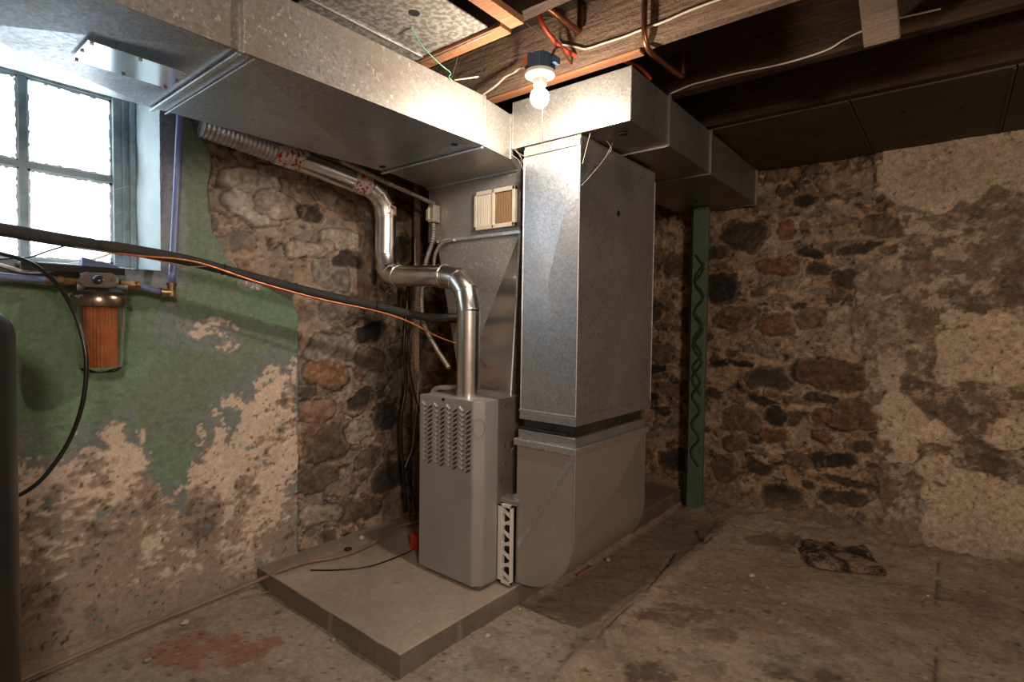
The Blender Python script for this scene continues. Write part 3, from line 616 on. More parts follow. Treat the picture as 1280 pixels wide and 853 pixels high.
# louvred front sheet: scoops pushed outward
prism(bm, [(FX0, FY), (FX1, FY), (-1.548, 1.728), (-1.544, 1.815), (FX0, 1.815)], 2, ZS+.018, FT, .003)
fp = ob('front_panel', bm, 'furn_front', fu)
bm = newbm(); hb = newbm()
cols = 8; zt0, zb0 = .865, .612
for c in range(cols):
    cx = -1.893+c*(.283/(cols-1)); n = 13
    for r_ in range(n):
        zc = zt0-(zt0-zb0)*r_/(n-1)+(-.004 if c % 2 else .004)
        sl = 1 if c % 2 else -1; wv = .0125; q_ = .0075
        A = (cx-wv, zc-sl*q_); B = (cx+wv, zc+sl*q_)
        quads(hb, [(A[0], FY-.0012, A[1]-.0075), (B[0], FY-.0012, B[1]-.0075), (B[0], FY-.0012, B[1]+.001), (A[0], FY-.0012, A[1]+.001), (A[0], FY+.004, A[1]-.0075), (B[0], FY+.004, B[1]-.0075), (B[0], FY+.004, B[1]+.001), (A[0], FY+.004, A[1]+.001)], [(0, 1, 2, 3), (4, 7, 6, 5), (0, 4, 5, 1), (3, 2, 6, 7)])
        quads(bm, [(A[0], FY+.001, A[1]+.0085), (B[0], FY+.001, B[1]+.0085), (B[0]-.002, FY-.0085, B[1]-.0005), (A[0]+.002, FY-.0085, A[1]-.0005), (B[0]-.002, FY+.001, B[1]-.0012), (A[0]+.002, FY+.001, A[1]-.0012)], [(0, 1, 2, 3), (3, 2, 4, 5), (0, 3, 5), (1, 4, 2)])
ob('louvres', bm, 'furn_front', fp); ob('louvre_slots', hb, 'hole', fp)
bm = newbm()
cz = .80; cy_ = 1.782
ring = [Vector((-1.5445+ (0), cy_+.030*math.cos(t*math.pi/16), cz+.042*math.sin(t*math.pi/16))) for t in range(33)]
ring = [Vector((-1.5665+.019*(math.cos(t*math.pi/16)), 1.7105+.0165*math.cos(t*math.pi/16), .795+.040*math.sin(t*math.pi/16)))+Vector((.0015, -.0015, 0)) for t in range(33)]
tube(bm, ring, .0009, 4, 0); ob('knockout', bm, 'furn_cab', fp)
bm = newbm(); box(bm, (FX0+.01, 1.818, ZS+.012), (-1.5445, 2.36, FT+.003), .003); box(bm, (FX0+.02, 1.71, ZS), (-1.56, 2.34, ZS+.02)); ob('cabinet', bm, 'furn_cab', fu)
bm = newbm(); box(bm, (FX0+.15, FY-.0035, FT-.016), (FX0+.166, FY, FT-.004), .001); ob('latch', bm, 'hole', fu)
for (yy, zz) in ((1.98,.86),(1.985,.76),(1.84,.55),(1.98,.50),(1.86,.70),(1.86,.88),(1.865,.62)):
    bm = newbm(); lathe(bm, [(.005, 0), (.005, .003)], (-1.5445, yy, zz), (1, 0, 0), 10); ob('screw', bm, 'screw', fu)
bm = newbm(); lathe(bm, [(.019, 0), (.018, .002)], (-1.5447, 1.925, .66), (1, 0, 0), 24); ob('knockout_disc', bm, 'furn_cab', fu)
# ------------------------------------------------------------------ filter rack between furnace and boot
fr = thing('filter_rack', 'white vented filter rack door between furnace and return boot', 'filter rack', (-1.505, 1.85, .1))
bm = newbm(); x0, x1, z0, z1, yf = -1.542, -1.468, .098, .452, 1.815
for (a, b, c, d) in ((x0, x0+.024, z0, z1), (x1-.006, x1, z0, z1), (x0, x1, z0, z0+.014), (x0, x1, z1-.014, z1)): box(bm, (a, yf, c), (b, yf+.022, d), .002)
nv = 7; hh_ = (z1-z0-.028)/nv
for i in range(nv):
    zc = z0+.014+i*hh_; d = .006
    if i % 2: prism(bm, [(x0+.022, zc+.004), (x0+.022, zc+.018), (x1-.004, zc+hh_-.002), (x1-.004, zc+hh_-.016)], 1, yf+.003, yf+.012)
    else: prism(bm, [(x0+.022, zc+hh_-.004), (x0+.022, zc+hh_-.018), (x1-.004, zc+.002), (x1-.004, zc+.016)], 1, yf+.003, yf+.012)
    box(bm, (x0+.02, yf+.004, zc+hh_*.5-.0045), (x1-.004, yf+.012, zc+hh_*.5+.0045))
ob('vented_face', bm, 'white_plastic', fr)
bm = newbm(); box(bm, (x0+.004, yf+.022, z0+.004), (x1-.002, yf+.03, z1-.004)); box(bm, (x0+.004, yf+.03, z0+.004), (x1-.002, 2.36, z0+.02)); ob('filter_slot', bm, 'hole', fr)
bm = newbm(); box(bm, (-1.543, yf+.01, z1), (-1.445, 2.36, z1+.022), .003); box(bm, (-1.475, yf+.02, z1+.02), (-1.460, 2.36, z1+.045), .002); ob('rack_top', bm, 'galv_pale', fr)
# ------------------------------------------------------------------ return boot (curved elbow)
BX0, BX1, BY0, BY1 = -1.466, -1.168, 1.852, 2.50
rb = thing('return_boot', 'galvanised return boot with a rounded bottom beside the furnace', 'duct boot', (-1.3, 2.1, .1))
prof = [(BX0, .742), (BX1, .742), (BX1, .36)]
for k in range(1, 13):
    t = k/12*math.pi/2; prof.append((BX1-.265*(1-math.cos(t)), .36-.25*math.sin(t)))
prof += [(BX0, .105)]
bm = newbm()
# body with shallow cross-broken side: built from strips
prism(bm, prof, 1, BY0, BY1)
body = ob('boot_body', bm, 'galv_warm', rb, True)
bm = newbm(); quads(bm, [(BX1, BY0+.004, .735), (BX1, BY1-.004, .735), (BX1, BY1-.004, .37), (BX1, BY0+.004, .37), (BX1+.026, (BY0+BY1)/2, .52)], [(0, 1, 4), (1, 2, 4), (2, 3, 4), (3, 0, 4)]); ob('side_sheet', bm, 'galv_warm', rb)
bm = newbm()
tube(bm, [(x, BY0-.001, z_) for x, z_ in prof[1:]], .0035, 6, 0)
ob('rolled_seam', bm, 'galv', rb)
# pressed ridge running diagonally on the front
bm = newbm(); a, b = (BX1-.008, .715), (BX0+.012, .27); dx, dz_ = .009, .006
prism(bm, [(a[0]-dx, a[1]+dz_), (a[0]+dx, a[1]-dz_), (b[0]+dx, b[1]-dz_), (b[0]-dx, b[1]+dz_)], 1, BY0-.0035, BY0+.001, .001); ob('pressed_ridge', bm, 'seam', rb)
bm = newbm(); box(bm, (BX0-.012, BY0-.012, .715), (BX1+.012, BY1+.01, .745), .003); ob('collar', bm, 'seam', rb)
bm = newbm(); box(bm, (BX0+.002, BY0+.002, .745), (BX1-.002, BY1-.004, .785), .003); ob('inner_sleeve', bm, 'galv', rb)
bm = newbm(); box(bm, (BX0+.02, BY0+.02, .76), (BX1-.02, BY1-.02, .85)); prism(bm, [(BY0+.0, .79), (BY0+.3, .835), (BY0+.3, .84), (BY0-.003, .797)], 0, BX0+.01, BX1-.04); ob('crumpled_flange', bm, 'dark_metal', rb)
# ------------------------------------------------------------------ return drop (vertical duct)
rd = thing('return_drop', 'tall vertical galvanised return duct standing over the boot', 'duct', (-1.31, 2.18, .83))
DX0, DX1, DY0, DY1 = -1.450, -1.170, 1.852, 2.545
bm = newbm()
def vsheet(bm, x0, x1, y0, y1, z0, z1, br):
    def sh(a, b, c, d, n):
        va = [bm.verts.new(p) for p in (a, b, c, d)]; v = bm.verts.new((Vector(a)+Vector(b)+Vector(c)+Vector(d))/4+Vector(n)*br)
        for i in range(4): bm.faces.new((va[i], va[(i+1) % 4], v))
    sh((x0,y0,z0),(x1,y0,z0),(x1,y0,z1),(x0,y0,z1),(0,-1,0)); sh((x1,y0,z0),(x1,y1,z0),(x1,y1,z1),(x1,y0,z1),(1,0,0))
    sh((x1,y1,z0),(x0,y1,z0),(x0,y1,z1),(x1,y1,z1),(0,1,0)); sh((x0,y1,z0),(x0,y0,z0),(x0,y0,z1),(x0,y1,z1),(-1,0,0))
    bmesh.ops.remove_doubles(bm, verts=bm.verts[:], dist=1e-5)
vsheet(bm, DX0, DX1, DY0, DY1, .86, 1.955, .013); ob('duct_shaft', bm, 'galv', rd)
bm = newbm(); box(bm, (DX0-.006, DY0-.006, .865), (DX1+.006, DY1+.006, .875), .002); box(bm, (DX0-.004, DY0-.004, .832), (DX1+.004, DY1+.004, .866), .003); ob('bottom_collar', bm, 'galv', rd)
bm = newbm(); box(bm, (DX0+.001, DY0-.004, 1.958), (DX1-.001, DY0+.004, 1.985), .001); box(bm, (DX0, DY0+.004, 1.952), (DX1, DY1, 1.999)); ob('top_collar', bm, 'galv_pale', rd)
for (x, y_) in ((DX1, DY0), (DX0, DY0), (DX1, DY1)):
    bm = newbm(); tube(bm, [(x, y_, .87), (x, y_, 1.95)], .0035, 6, 0); ob('corner_seam', bm, 'galv', rd)
q = P(773, 267, 0, DX1+.006); bm = newbm(); lathe(bm, [(.014, 0), (.014, .004)], (DX1+.0035, q.y, q.z), (1, 0, 0), 18); ob('hole', bm, 'hole', rd)
# ------------------------------------------------------------------ return duct overhead
ru = thing('return_duct', 'galvanised return duct at ceiling height behind the light bulb', 'duct', (-1.2, 2.6, 2.0))
y0 = 1.852; xl0, xr0 = -1.515, -.954; yE = 3.765
qe = P(945, 212, 1, yE); qb = P(945, 255, 1, yE); xrE = (qe.x+qb.x)/2; zt0_, zt1_, zb0_, zb1_ = 2.203, min(qe.z, 2.262), 2.007, qb.z
def rsec(t):
    xr = xr0+(xrE-xr0)*t; y_ = y0+(yE-y0)*t
    return xl0-.02*t, xr, y_, zb0_+(zb1_-zb0_)*t, zt0_+(zt1_-zt0_)*t
cuts = [0, .44, .70, 1.0]
q1 = P(835, 180, 0, -.97).y; q2 = P(886, 185, 0, -1.0).y
cuts = [0, (q1-y0)/(yE-y0), (q2-y0)/(yE-y0), 1]
for i in range(3):
    a, b = rsec(cuts[i]), rsec(cuts[i+1]); br = .006
    V = [(a[0],a[2],a[3]),(a[1],a[2],a[3]),(a[1],a[2],a[4]),(a[0],a[2],a[4]),(b[0],b[2],b[3]),(b[1],b[2],b[3]),(b[1],b[2],b[4]),(b[0],b[2],b[4])]
    md_ = lambda ids, n: tuple(sum((Vector(V[k]) for k in ids), Vector())/4+Vector(n)*br)
    V += [md_((0,1,5,4), (0,0,-1)), md_((1,2,6,5), (1,0,0)), md_((0,1,2,3), (0,-.3,0))]
    Fc = [(0,1,8),(1,5,8),(5,4,8),(4,0,8),(1,2,9),(2,6,9),(6,5,9),(5,1,9),(2,3,7,6),(0,4,7,3),(4,5,6,7)]
    Fc += [(0,3,2,1)]
    bm = newbm(); quads(bm, V, Fc); ob('duct_section', bm, 'galv_shade', ru)
    bm = newbm(); box(bm, (b[1]-.004, b[2]-.012, b[3]-.006), (b[1]+.010, b[2]+.004, b[4]+.006), .0015); box(bm, (b[0], b[2]-.010, b[3]-.010), (b[1]+.006, b[2]-.002, b[3]), .001); ob('seam', bm, 'galv_shade', ru)
bm = newbm(); a = rsec(0)
V = [(a[0],a[2]-.0015,a[3]),(a[1],a[2]-.0015,a[3]),(a[1],a[2]-.0015,a[4]),(a[0],a[2]-.0015,a[4])]; V += [((a[0]+a[1])/2, a[2]-.006, (a[3]+a[4])/2)]+[(v[0], a[2]+.0, v[2]) for v in V[:4]]
quads(bm, V, [(0,1,4),(1,2,4),(2,3,4),(3,0,4),(5,6,1,0),(6,7,2,1),(7,8,3,2),(8,5,0,3)]); ob('end_cap', bm, 'galv_pale', ru); bm = newbm()
tube(bm, [(a[1], a[2], a[3]), (a[1], a[2], a[4])], .004, 6, 0); tube(bm, [(a[0], a[2], a[3]), (a[1], a[2], a[3])], .0045, 6, 0); tube(bm, [(a[0], a[2], a[3]), (a[0], a[2], a[4])], .003, 6, 0); ob('folded_edge', bm, 'galv_pale', ru)
q = P(779, 168, 2, 2.0); bm = newbm(); lathe(bm, [(.017, -.003), (.017, .0)], (q.x, q.y, 2.002), seg=18); ob('hole', bm, 'hole', ru); bm = newbm(); q = P(870, 252, 2, 2.02); lathe(bm, [(.014, -.004), (.014, .0)], (q.x, q.y, 2.02), seg=18); ob('hole', bm, 'hole', ru)
# ------------------------------------------------------------------ flue pipe
fl = thing('flue_pipe', 'shiny silver metal flue pipe bending up from the furnace', 'flue pipe', (-1.717, 1.80, .91))
R = .053; fx, fyy = -1.717, 1.80; zh = 1.462
def pipe(name, pts, r=R, mat='flue', par=fl, seg=28, rf=None, dens=None):
    bm = newbm(); tube(bm, densify(pts, dens) if dens else pts, r, seg, 0, rf); return ob(name, bm, mat, par, True)
pipe('riser', [(fx, fyy, .905), (fx, fyy, 1.30)])
def gored(name, p0, corner, p1, n=4):
    """adjustable elbow: straight gores joined by raised beads"""
    p0, c, p1 = Vector(p0), Vector(corner), Vector(p1); pts = []
    for k in range(n+1):
        t = k/n; pts.append((1-t)**2*p0+2*t*(1-t)*c+t*t*p1)
    o = pipe(name, pts, R*1.02)
    bm = newbm()
    for k, q in enumerate(pts):
        d = (pts[min(k+1, n)]-pts[max(k-1, 0)]).normalized(); tube(bm, [q-d*.004, q-d*.002, q+d*.002, q+d*.004], R, 28, 0, lambda i, n_: R*1.02+(.0035 if i in (1, 2) else .0005))
    ob('bead', bm, 'flue', o, True)
gored('elbow', (fx, fyy, 1.30), (fx, fyy, zh), (fx-.165, fyy, zh+.003), 3)
fx2 = -2.325
pipe('horizontal_run', [(fx-.16, fyy, zh+.003), (fx2+.10, fyy, zh+.018)], R*.985)
gored('elbow', (fx2+.11, fyy, zh+.018), (fx2, fyy, zh+.015), (fx2, fyy, zh+.125), 3)
pipe('upper_riser', [(fx2, fyy, zh+.12), (fx2, fyy, 1.80)])
gored('elbow', (fx2, fyy, 1.79), (fx2, fyy, 1.90), (fx2, fyy-.10, 1.93), 3)
pipe('sloping_run', [(fx2, fyy-.09, 1.928), (fx2-.035, 1.30, 1.99)])
pipe('corrugated_end', [(fx2-.035, 1.31, 1.985), (fx2-.06, .93, 2.03)], R*.9, 'galv_warm', fl, 24, lambda i, n: R*.9*(1+.035*math.sin(i*math.pi/2)), .0045)
mt, nt, b_ = newmat('red_and_white_print'); f = noise(nt, 42, 3, .5)
nt.links.new(ramp(nt, f, [(.38, (.5, .02, .015)), (.44, (.75, .72, .68)), (.58, (.55, .53, .5)), (.62, (.45, .03, .02)), (.70, (.12, .11, .1))]), b_.inputs['Base Color']); b_.inputs['Metallic'].default_value = .4; b_.inputs['Roughness'].default_value = .3
M['print'] = mt
pipe('printed_band', [(fx2, fyy, 1.80), (fx2, fyy, 1.845)], R*1.045, 'print')
pipe('printed_band', [(fx2, 1.685, 1.932), (fx2-.004, 1.60, 1.942)], R*1.03, 'print')
pipe('printed_band', [(fx2-.033, 1.36, 1.984), (fx2-.037, 1.22, 1.996)], R*1.04, 'print')
pipe('foil_band', [(fx-.155, fyy, zh+.003), (fx-.20, fyy, zh+.004)], R*1.05, 'flue', fl, 28)
bm = newbm()
for k in range(20):
    t = k/20*2*math.pi; lathe(bm, [(.004, 0), (.003, .002)], (fx+R*math.cos(t), fyy+R*math.sin(t), 1.285+.008*(k % 2)), (math.cos(t), math.sin(t), 0), 6)
ob('rivets', bm, 'flue', fl)
# ------------------------------------------------------------------ flexible conduit and switch box
cb = thing('switch_box', 'small grey electrical box on the plenum corner', 'electrical box', (-2.24, 1.96, 1.8))
q = P(543, 268, 1, 1.975)
bm = newbm(); box(bm, (q.x-.018, 1.945, q.z-.045), (q.x+.022, 1.995, q.z+.045), .003); ob('box', bm, 'conduit', cb)
bm = newbm(); box(bm, (q.x-.05, 1.96, q.z-.03), (q.x-.018, 1.99, q.z+.03), .003); box(bm, (q.x-.012, 1.938, q.z-.03), (q.x-.005, 1.945, q.z+.03)); ob('connector', bm, 'cream', cb)
def cable(name, pts, r, mat, lab, cat, seg=10, sm=10, corr=0, group=None):
    bm = newbm()
    if corr: p = densify(catmull(pts, sm), .0035); tube(bm, p, r, seg, 0, lambda i, n: r*(1+corr*(1 if i % 3 == 0 else -.6)))
    else: tube(bm, pts, r, seg, sm)
    return tag(ob(name, bm, mat, None, False if corr else 'all'), lab, cat, group)
bx = Vector((q.x, 1.97, q.z))
cable('armoured_conduit', [P(425, 200, 0, -2.26), P(470, 222, 0, -2.25), P(510, 240, 0, -2.24), P(536, 252, 1, 1.965), bx+Vector((-.002, 0, .055))], .0115, 'conduit', 'flexible metal conduit running under the duct to the small box', 'conduit', 10, 8, .16)
cable('armoured_conduit', [bx+Vector((0, 0, -.05)), P(541, 300, 1, 1.96), P(532, 330, 1, 1.95), P(527, 370, 1, 1.96), P(530, 405, 1, 1.95), P(545, 435, 1, 1.93), P(561, 460, 1, 1.90)], .0115, 'conduit', 'flexible metal conduit hanging down from the small box behind the flue', 'conduit', 10, 8, .16)
cable('armoured_conduit', [P(566, 300, 1, 1.985), P(552, 305, 1, 1.97), P(544, 318, 1, 1.965), P(542, 335, 1, 1.97)], .008, 'conduit', 'short bent conduit at the left corner of the plenum seam', 'conduit', 8, 8, .1)
# ------------------------------------------------------------------ insulated refrigerant line pair
ins = thing('insulated_pipe', 'black foam-insulated pipe crossing the green wall', 'insulated pipe', (-2.2, .8, 1.4))
IP = [PD(-60, 280, 1.5), PD(0, 287, 1.62), PD(90, 302, 1.76), PD(165, 313, 1.9), PD(240, 327, 2.07), PD(320, 348, 2.25), PD(400, 368, 2.45), PD(470, 383, 2.64), PD(530, 396, 2.78), P(572, 398, 1, 1.99)]
dense = catmull(IP, 10)
n = len(dense); segs = [0, int(n*.27), int(n*.50), int(n*.77), n-1]
for i in range(4):
    bm = newbm(); p = dense[segs[i]:segs[i+1]+1]; L = len(p)
    tube(bm, p, .021, 16, 0, lambda k, m_, L=L: .0205*(.88 if k in (0, L-1) else 1)); ob('foam_sleeve', bm, 'blackmatte', ins, 'all')
bm = newbm(); e = dense[-1]; tube(bm, [e+Vector((-.035, -.028, .002)), e+Vector((0, .005, 0))], .026, 16, 0); ob('end_collar', bm, 'black', ins, True)
for k in (int(n*.5), int(n*.62), int(n*.77), int(n*.88)):
    bm = newbm(); d = (dense[k+1]-dense[k]).normalized(); tube(bm, [dense[k]-d*.003, dense[k]+d*.003], .0232, 12, 0); ob('cable_tie', bm, 'black', ins)
off = lambda p, dx, dz_: p+Vector((dx, 0, dz_))
cable('copper_line', [off(IP[2], -.015, -.014), off(IP[3], .012, -.018), off(IP[4], .026, -.003), off(IP[5], .022, -.018), PD(400, 374, 2.42), PD(470, 389, 2.58), PD(510, 402, 2.66), PD(545, 420, 2.74), P(574, 431, 1, 1.985)], .0042, 'copper_bright', 'thin bare copper line tied under the black insulated pipe', 'copper line')
cable('thin_wire', [off(IP[2], .018, -.019), PD(180, 322, 1.93), PD(230, 333, 2.02), PD(262, 333, 2.1)], .0022, 'hose', 'thin brown wire drooping under the insulated pipe by the blue pipe', 'wire', 6)
cable('thin_wire', [PD(-30, 326, 1.7), PD(0, 324, 1.72), PD(35, 322, 1.74), PD(60, 314, 1.76), PD(86, 306, 1.75)], .0028, 'cable_black', 'thin dark wire crossing the lower window pane', 'wire', 6)
# ------------------------------------------------------------------ water filter
wf = thing('water_filter', 'clear water filter with a rusty orange cartridge on the green wall', 'water filter', (-2.39, .58, 1.07))
fc = Vector((-2.385, .585, -.024))
bm = newbm()
for k, r_ in enumerate((.071, .066)): pass
prof = [(.030, 1.072), (.052, 1.075), (.062, 1.09), (.066, 1.12), (.072, 1.30), (.072, 1.315)]
inn = [(.068, 1.315), (.068, 1.30), (.061, 1.12), (.056, 1.095), (.030, 1.08)]
lathe(bm, [(r_*1.02, h) for r_, h in prof]+inn, fc, seg=48)
mt, nt, b_ = newmat('clear_smoky_plastic'); b_.inputs['Transmission Weight'].default_value = 1; b_.inputs['Roughness'].default_value = .04; b_.inputs['Base Color'].default_value = (.9, .88, .85, 1); b_.inputs['IOR'].default_value = 1.3
nt.links.new(ramp(nt, noise(nt, 10), [(.3, (.95, .93, .90)), (.7, (.86, .82, .77))]), b_.inputs['Base Color'])
M['clearp'] = mt; ob('clear_housing', bm, 'clearp', wf, True)
bm = newbm()
for k in range(12):
    t = k/12*2*math.pi+.2; c_, s_ = math.cos(t), math.sin(t); tube(bm, [fc+Vector((.0735*c_, .0735*s_, 1.235)), fc+Vector((.0745*c_, .0745*s_, 1.31))], .003, 6, 0)
ob('grip_ribs', bm, 'clearp', wf, True)
bm = newbm(); seg = 60; rings = []
for h in (1.095, 1.10, 1.31):
    rings.append([bm.verts.new(fc+Vector(((.050-.004*(k % 2))*math.cos(2*math.pi*k/seg), (.050-.004*(k % 2))*math.sin(2*math.pi*k/seg), h))) for k in range(seg)])
for a, d in zip(rings, rings[1:]):
    for k in range(seg): bm.faces.new((a[k], a[(k+1) % seg], d[(k+1) % seg], d[k]))
bm.faces.new(rings[0]); ob('cartridge', bm, simple('rust_clogged_filter', (.62, .22, .07), (.42, .13, .04), .8, 0, 30), wf)
bm = newbm(); lathe(bm, [(.074, 1.308), (.084, 1.312), (.086, 1.32), (.086, 1.343), (.083, 1.350), (.06, 1.352)], fc, seg=48); ob('clamp_ring', bm, simple('bronze_ring', (.30, .22, .16), (.2, .15, .11), .25, .9), wf, True)
bm = newbm(); lathe(bm, [(.078, 1.350), (.080, 1.362), (.060, 1.372), (.045, 1.39), (.045, 1.42), (.03, 1.425)], fc, seg=36); box(bm, fc+Vector((-.03, -.075, 1.355)), fc+Vector((.03, .08, 1.395)), .012)
hd = ob('filter_head', bm, 'black', wf, True)
# oval face plate turned to the room
fdir = Vector((.80, -.50, .25)).normalized(); side = Vector((.50, .80, 0)).normalized(); upv = fdir.cross(side)*-1
fc2 = fc+Vector((.045, -.012, 1.400)); bm = newbm(); rings = []
for (sc, dd) in ((.96, 0), (1, .003), (1, .010), (.95, .013)):
    rr = []
    for k in range(40):
        t = 2*math.pi*k/40; ca, sa = math.cos(t), math.sin(t)
        u_ = (math.copysign(.030, ca)+.0265*ca)*sc; v_ = .0275*sa*sc; rr.append(bm.verts.new(fc2+side*u_+upv*v_+fdir*dd))
    rings.append(rr)
for a, d in zip(rings, rings[1:]):
    for k in range(40): bm.faces.new((a[k], a[(k+1) % 40], d[(k+1) % 40], d[k]))
bm.faces.new(rings[0]); bm.faces.new(rings[-1]); ob('face_plate', bm, simple('brown_plate', (.16, .12, .095), (.12, .09, .07), .4), wf, True)
bm = newbm(); lathe(bm, [(.016, .012), (.017, .016), (.012, .021), (.002, .023)], fc2, fdir, 24); ob('button', bm, simple('navy_button', (.02, .025, .045), None, .25), wf, True)
for sg in (-1, 1):
    bm = newbm(); lathe(bm, [(.005, .012), (.005, .016), (.001, .0165)], fc2+side*.042*sg, fdir, 12); ob('screw', bm, 'brass', wf, True)
bm = newbm(); tube(bm, [fc+Vector((-.02, -.03, 1.39)), fc+Vector((-.01, -.045, 1.43))], .012, 12, 0); ob('vent_nub', bm, 'pvc', wf, True)
def fitting(pts_r, lab, bm=None):
    for (a, b, r_, sg) in pts_r: tube(bm, [a, b], r_, sg, 0)
# pipes in and out
zf = 1.372; yL = fc.y-.10; yR = fc.y+.10
bm = newbm(); fitting([((fc.x, yL+.03, zf), (fc.x, yL-.005, zf), .015, 8), ((fc.x, yL-.005, zf), (fc.x, yL-.02, zf), .018, 6), ((fc.x, yL-.02, zf), (fc.x, yL-.05, zf), .013, 16), ((fc.x, yL-.035, zf), (fc.x, yL-.042, zf), .017, 16)], '', bm); ob('brass_inlet', bm, 'brass', wf)
bm = newbm(); fitting([((fc.x, yR-.04, zf), (fc.x, yR, zf-.002), .017, 6), ((fc.x, yR, zf-.002), (fc.x, yR+.022, zf-.003), .013, 16), ((fc.x, yR+.01, zf), (fc.x, yR+.018, zf), .017, 16)], '', bm); ob('brass_outlet', bm, 'brass', wf)
cable('water_pipe', [(fc.x, yL-.045, zf), (fc.x-.002, yL-.3, zf+.010), (fc.x+.003, yL-.7, zf+.012), (fc.x, yL-1.4, zf+.01)], .0115, 'pex_blue', 'blue plastic water pipe running left from the filter', 'water pipe', 14)
pr = thing('water_riser', 'blue plastic water pipe rising up the wall beside the window', 'water pipe', (-2.42, .85, 1.36))
bt = P(213, 366, 0, -2.40); tp = P(226, 140, 0, -2.44)
bm = newbm(); tube(bm, [(fc.x, yR+.02, zf-.003), (-2.40, bt.y-.028, bt.z-.002)], .011, 14, 0); ob('short_stub', bm, 'pex_blue', pr, 'all')
bm = newbm(); tube(bm, [(-2.40, bt.y-.035, bt.z), (-2.40, bt.y+.005, bt.z)], .0145, 16, 0); tube(bm, [(-2.40, bt.y+.003, bt.z-.014), (-2.40, bt.y+.004, bt.z+.035)], .0145, 16, 0); tube(bm, [(-2.40, bt.y+.004, bt.z+.028), (-2.40, bt.y+.004, bt.z+.038)], .018, 16, 0); tube(bm, [(-2.40, bt.y-.036, bt.z), (-2.40, bt.y-.028, bt.z)], .018, 16, 0); ob('brass_elbow', bm, 'brass', pr)
bm = newbm(); tube(bm, [(-2.40, bt.y+.004, bt.z+.03), (-2.43, (bt.y+tp.y)/2+.004, (bt.z+tp.z)/2), (-2.44, tp.y, tp.z+.05)], .0125, 14, 8); ob('blue_riser', bm, 'pex_blue', pr, 'all')
# bracket and clutter on the sill above the filter
bkt = thing('filter_bracket', 'dark metal bracket above the water filter at the sill', 'bracket', (-2.42, .5, 1.41))
a, b = P(25, 331, 0, -2.40), P(156, 339, 0, -2.40)
bm = newbm(); box(bm, (-2.49, a.y, 1.418), (-2.40, b.y, 1.430), .002); box(bm, (-2.405, a.y, 1.405), (-2.397, b.y, 1.430), .002); ob('plate', bm, 'black', bkt)
bm = newbm(); a2 = P(102, 330, 0, -2.42).y; prism(bm, [(a2, 1.431), (b.y-.01, 1.431), (b.y-.015, 1.437), (a2, 1.462)], 0, -2.45, -2.41, .002); ob('blue_clip', bm, 'pex_blue', bkt)
cable('white_hose', [PD(-40, 318, 1.80), PD(0, 331, 1.82), PD(30, 339, 1.84), PD(60, 339, 1.88), PD(85, 333, 1.94)], .0065, 'porcelain', 'white plastic hose looping below the window sill', 'hose')
cable('white_hose', [PD(-40, 330, 1.9), PD(20, 332, 1.95), PD(90, 330, 2.05), PD(125, 322, 2.15), PD(150, 312, 2.2)], .005, 'porcelain', 'thin white hose lying along the window sill', 'hose')
# ------------------------------------------------------------------ black tank and cable at the left edge
TR_ = .15; e = PD(23, 600, 1.36); d = Vector((e.x, e.y, 0)).normalized(); left = Vector((-d.y, d.x, 0)); tc_ = Vector((e.x, e.y, 0))+left*TR_
tk = thing('water_tank', 'tall black cylindrical water tank at the left edge', 'tank', tc_)
bm = newbm(); pr_ = [(.13, .0), (.15, .01), (.15, 1.20)]+[(.15*math.cos(t), 1.20+.10*math.sin(t)) for t in [k*math.pi/2/10 for k in range(1, 10)]]+[(.03, 1.302)]
lathe(bm, pr_, tc_, seg=56); ob('tank_body', bm, 'black', tk, True)
bm = newbm(); lathe(bm, [(.155, 0), (.155, .05), (.151, .055)], tc_, seg=40); ob('base_ring', bm, 'black', tk, True)
bm = newbm(); lathe(bm, [(.04, 1.298), (.045, 1.31), (.045, 1.36), (.03, 1.37)], tc_, seg=24); ob('valve_head', bm, 'black', tk, True)
cable('black_cable', [PD(-50, 305, 1.62), PD(0, 317, 1.62), PD(38, 329, 1.62), PD(68, 352, 1.62), PD(90, 385, 1.62), PD(104, 425, 1.62), PD(108, 460, 1.62), PD(103, 505, 1.62), PD(88, 548, 1.62), PD(66, 583, 1.6), PD(45, 606, 1.58), PD(20, 621, 1.55), PD(-10, 628, 1.5)], .0062, 'cable_black', 'thick black cable looping from the window down to the tank', 'cable')
# ------------------------------------------------------------------ window
wn = struct(bpy.data.objects.new('window_1', None)); C.objects.link(wn); wn.location = (-2.74, .15, 1.44)
XW = -2.72
def wb(bm, y0, y1, z0, z1, x0=XW-.03, x1=XW, bv=.003): box(bm, (x0, y0, z0), (x1, y1, z1), bv)
mt = simple('flaking_blue_grey_window_paint', (.30, .37, .39), (.17, .22, .24), .6, 0, 14, .5); M['wpaint'] = mt
M['reveal'] = simple('pale_blue_plaster_reveal', (.60, .68, .70), (.44, .52, .55), .8, 0, 5, .5, bscale=22)
bm = newbm(); wb(bm, -.46, -.42, 1.43, 2.25); wb(bm, .715, .79, 1.43, 2.25, XW-.05, XW+.012); wb(bm, -.5, .78, 1.42, 1.470); wb(bm, -.46, .73, 2.145, 2.25); ob('window_frame', bm, 'wpaint', wn)
bm = newbm(); wb(bm, .745, .752, 1.47, 2.25, XW+.012, XW+.020); wb(bm, .77, .79, 1.44, 2.25, XW+.012, XW+.028); ob('jamb_bead', bm, 'wpaint', wn)
bm = newbm()
for yc in (.155, .437, -.13): wb(bm, yc-.0125, yc+.0125, 1.46, 2.15, XW-.028, XW-.004)
wb(bm, -.43, .72, 1.806, 1.830, XW-.026, XW-.002); ob('muntins', bm, 'wpaint', wn)
mt, nt, b_ = newmat('grimy_window_glass')
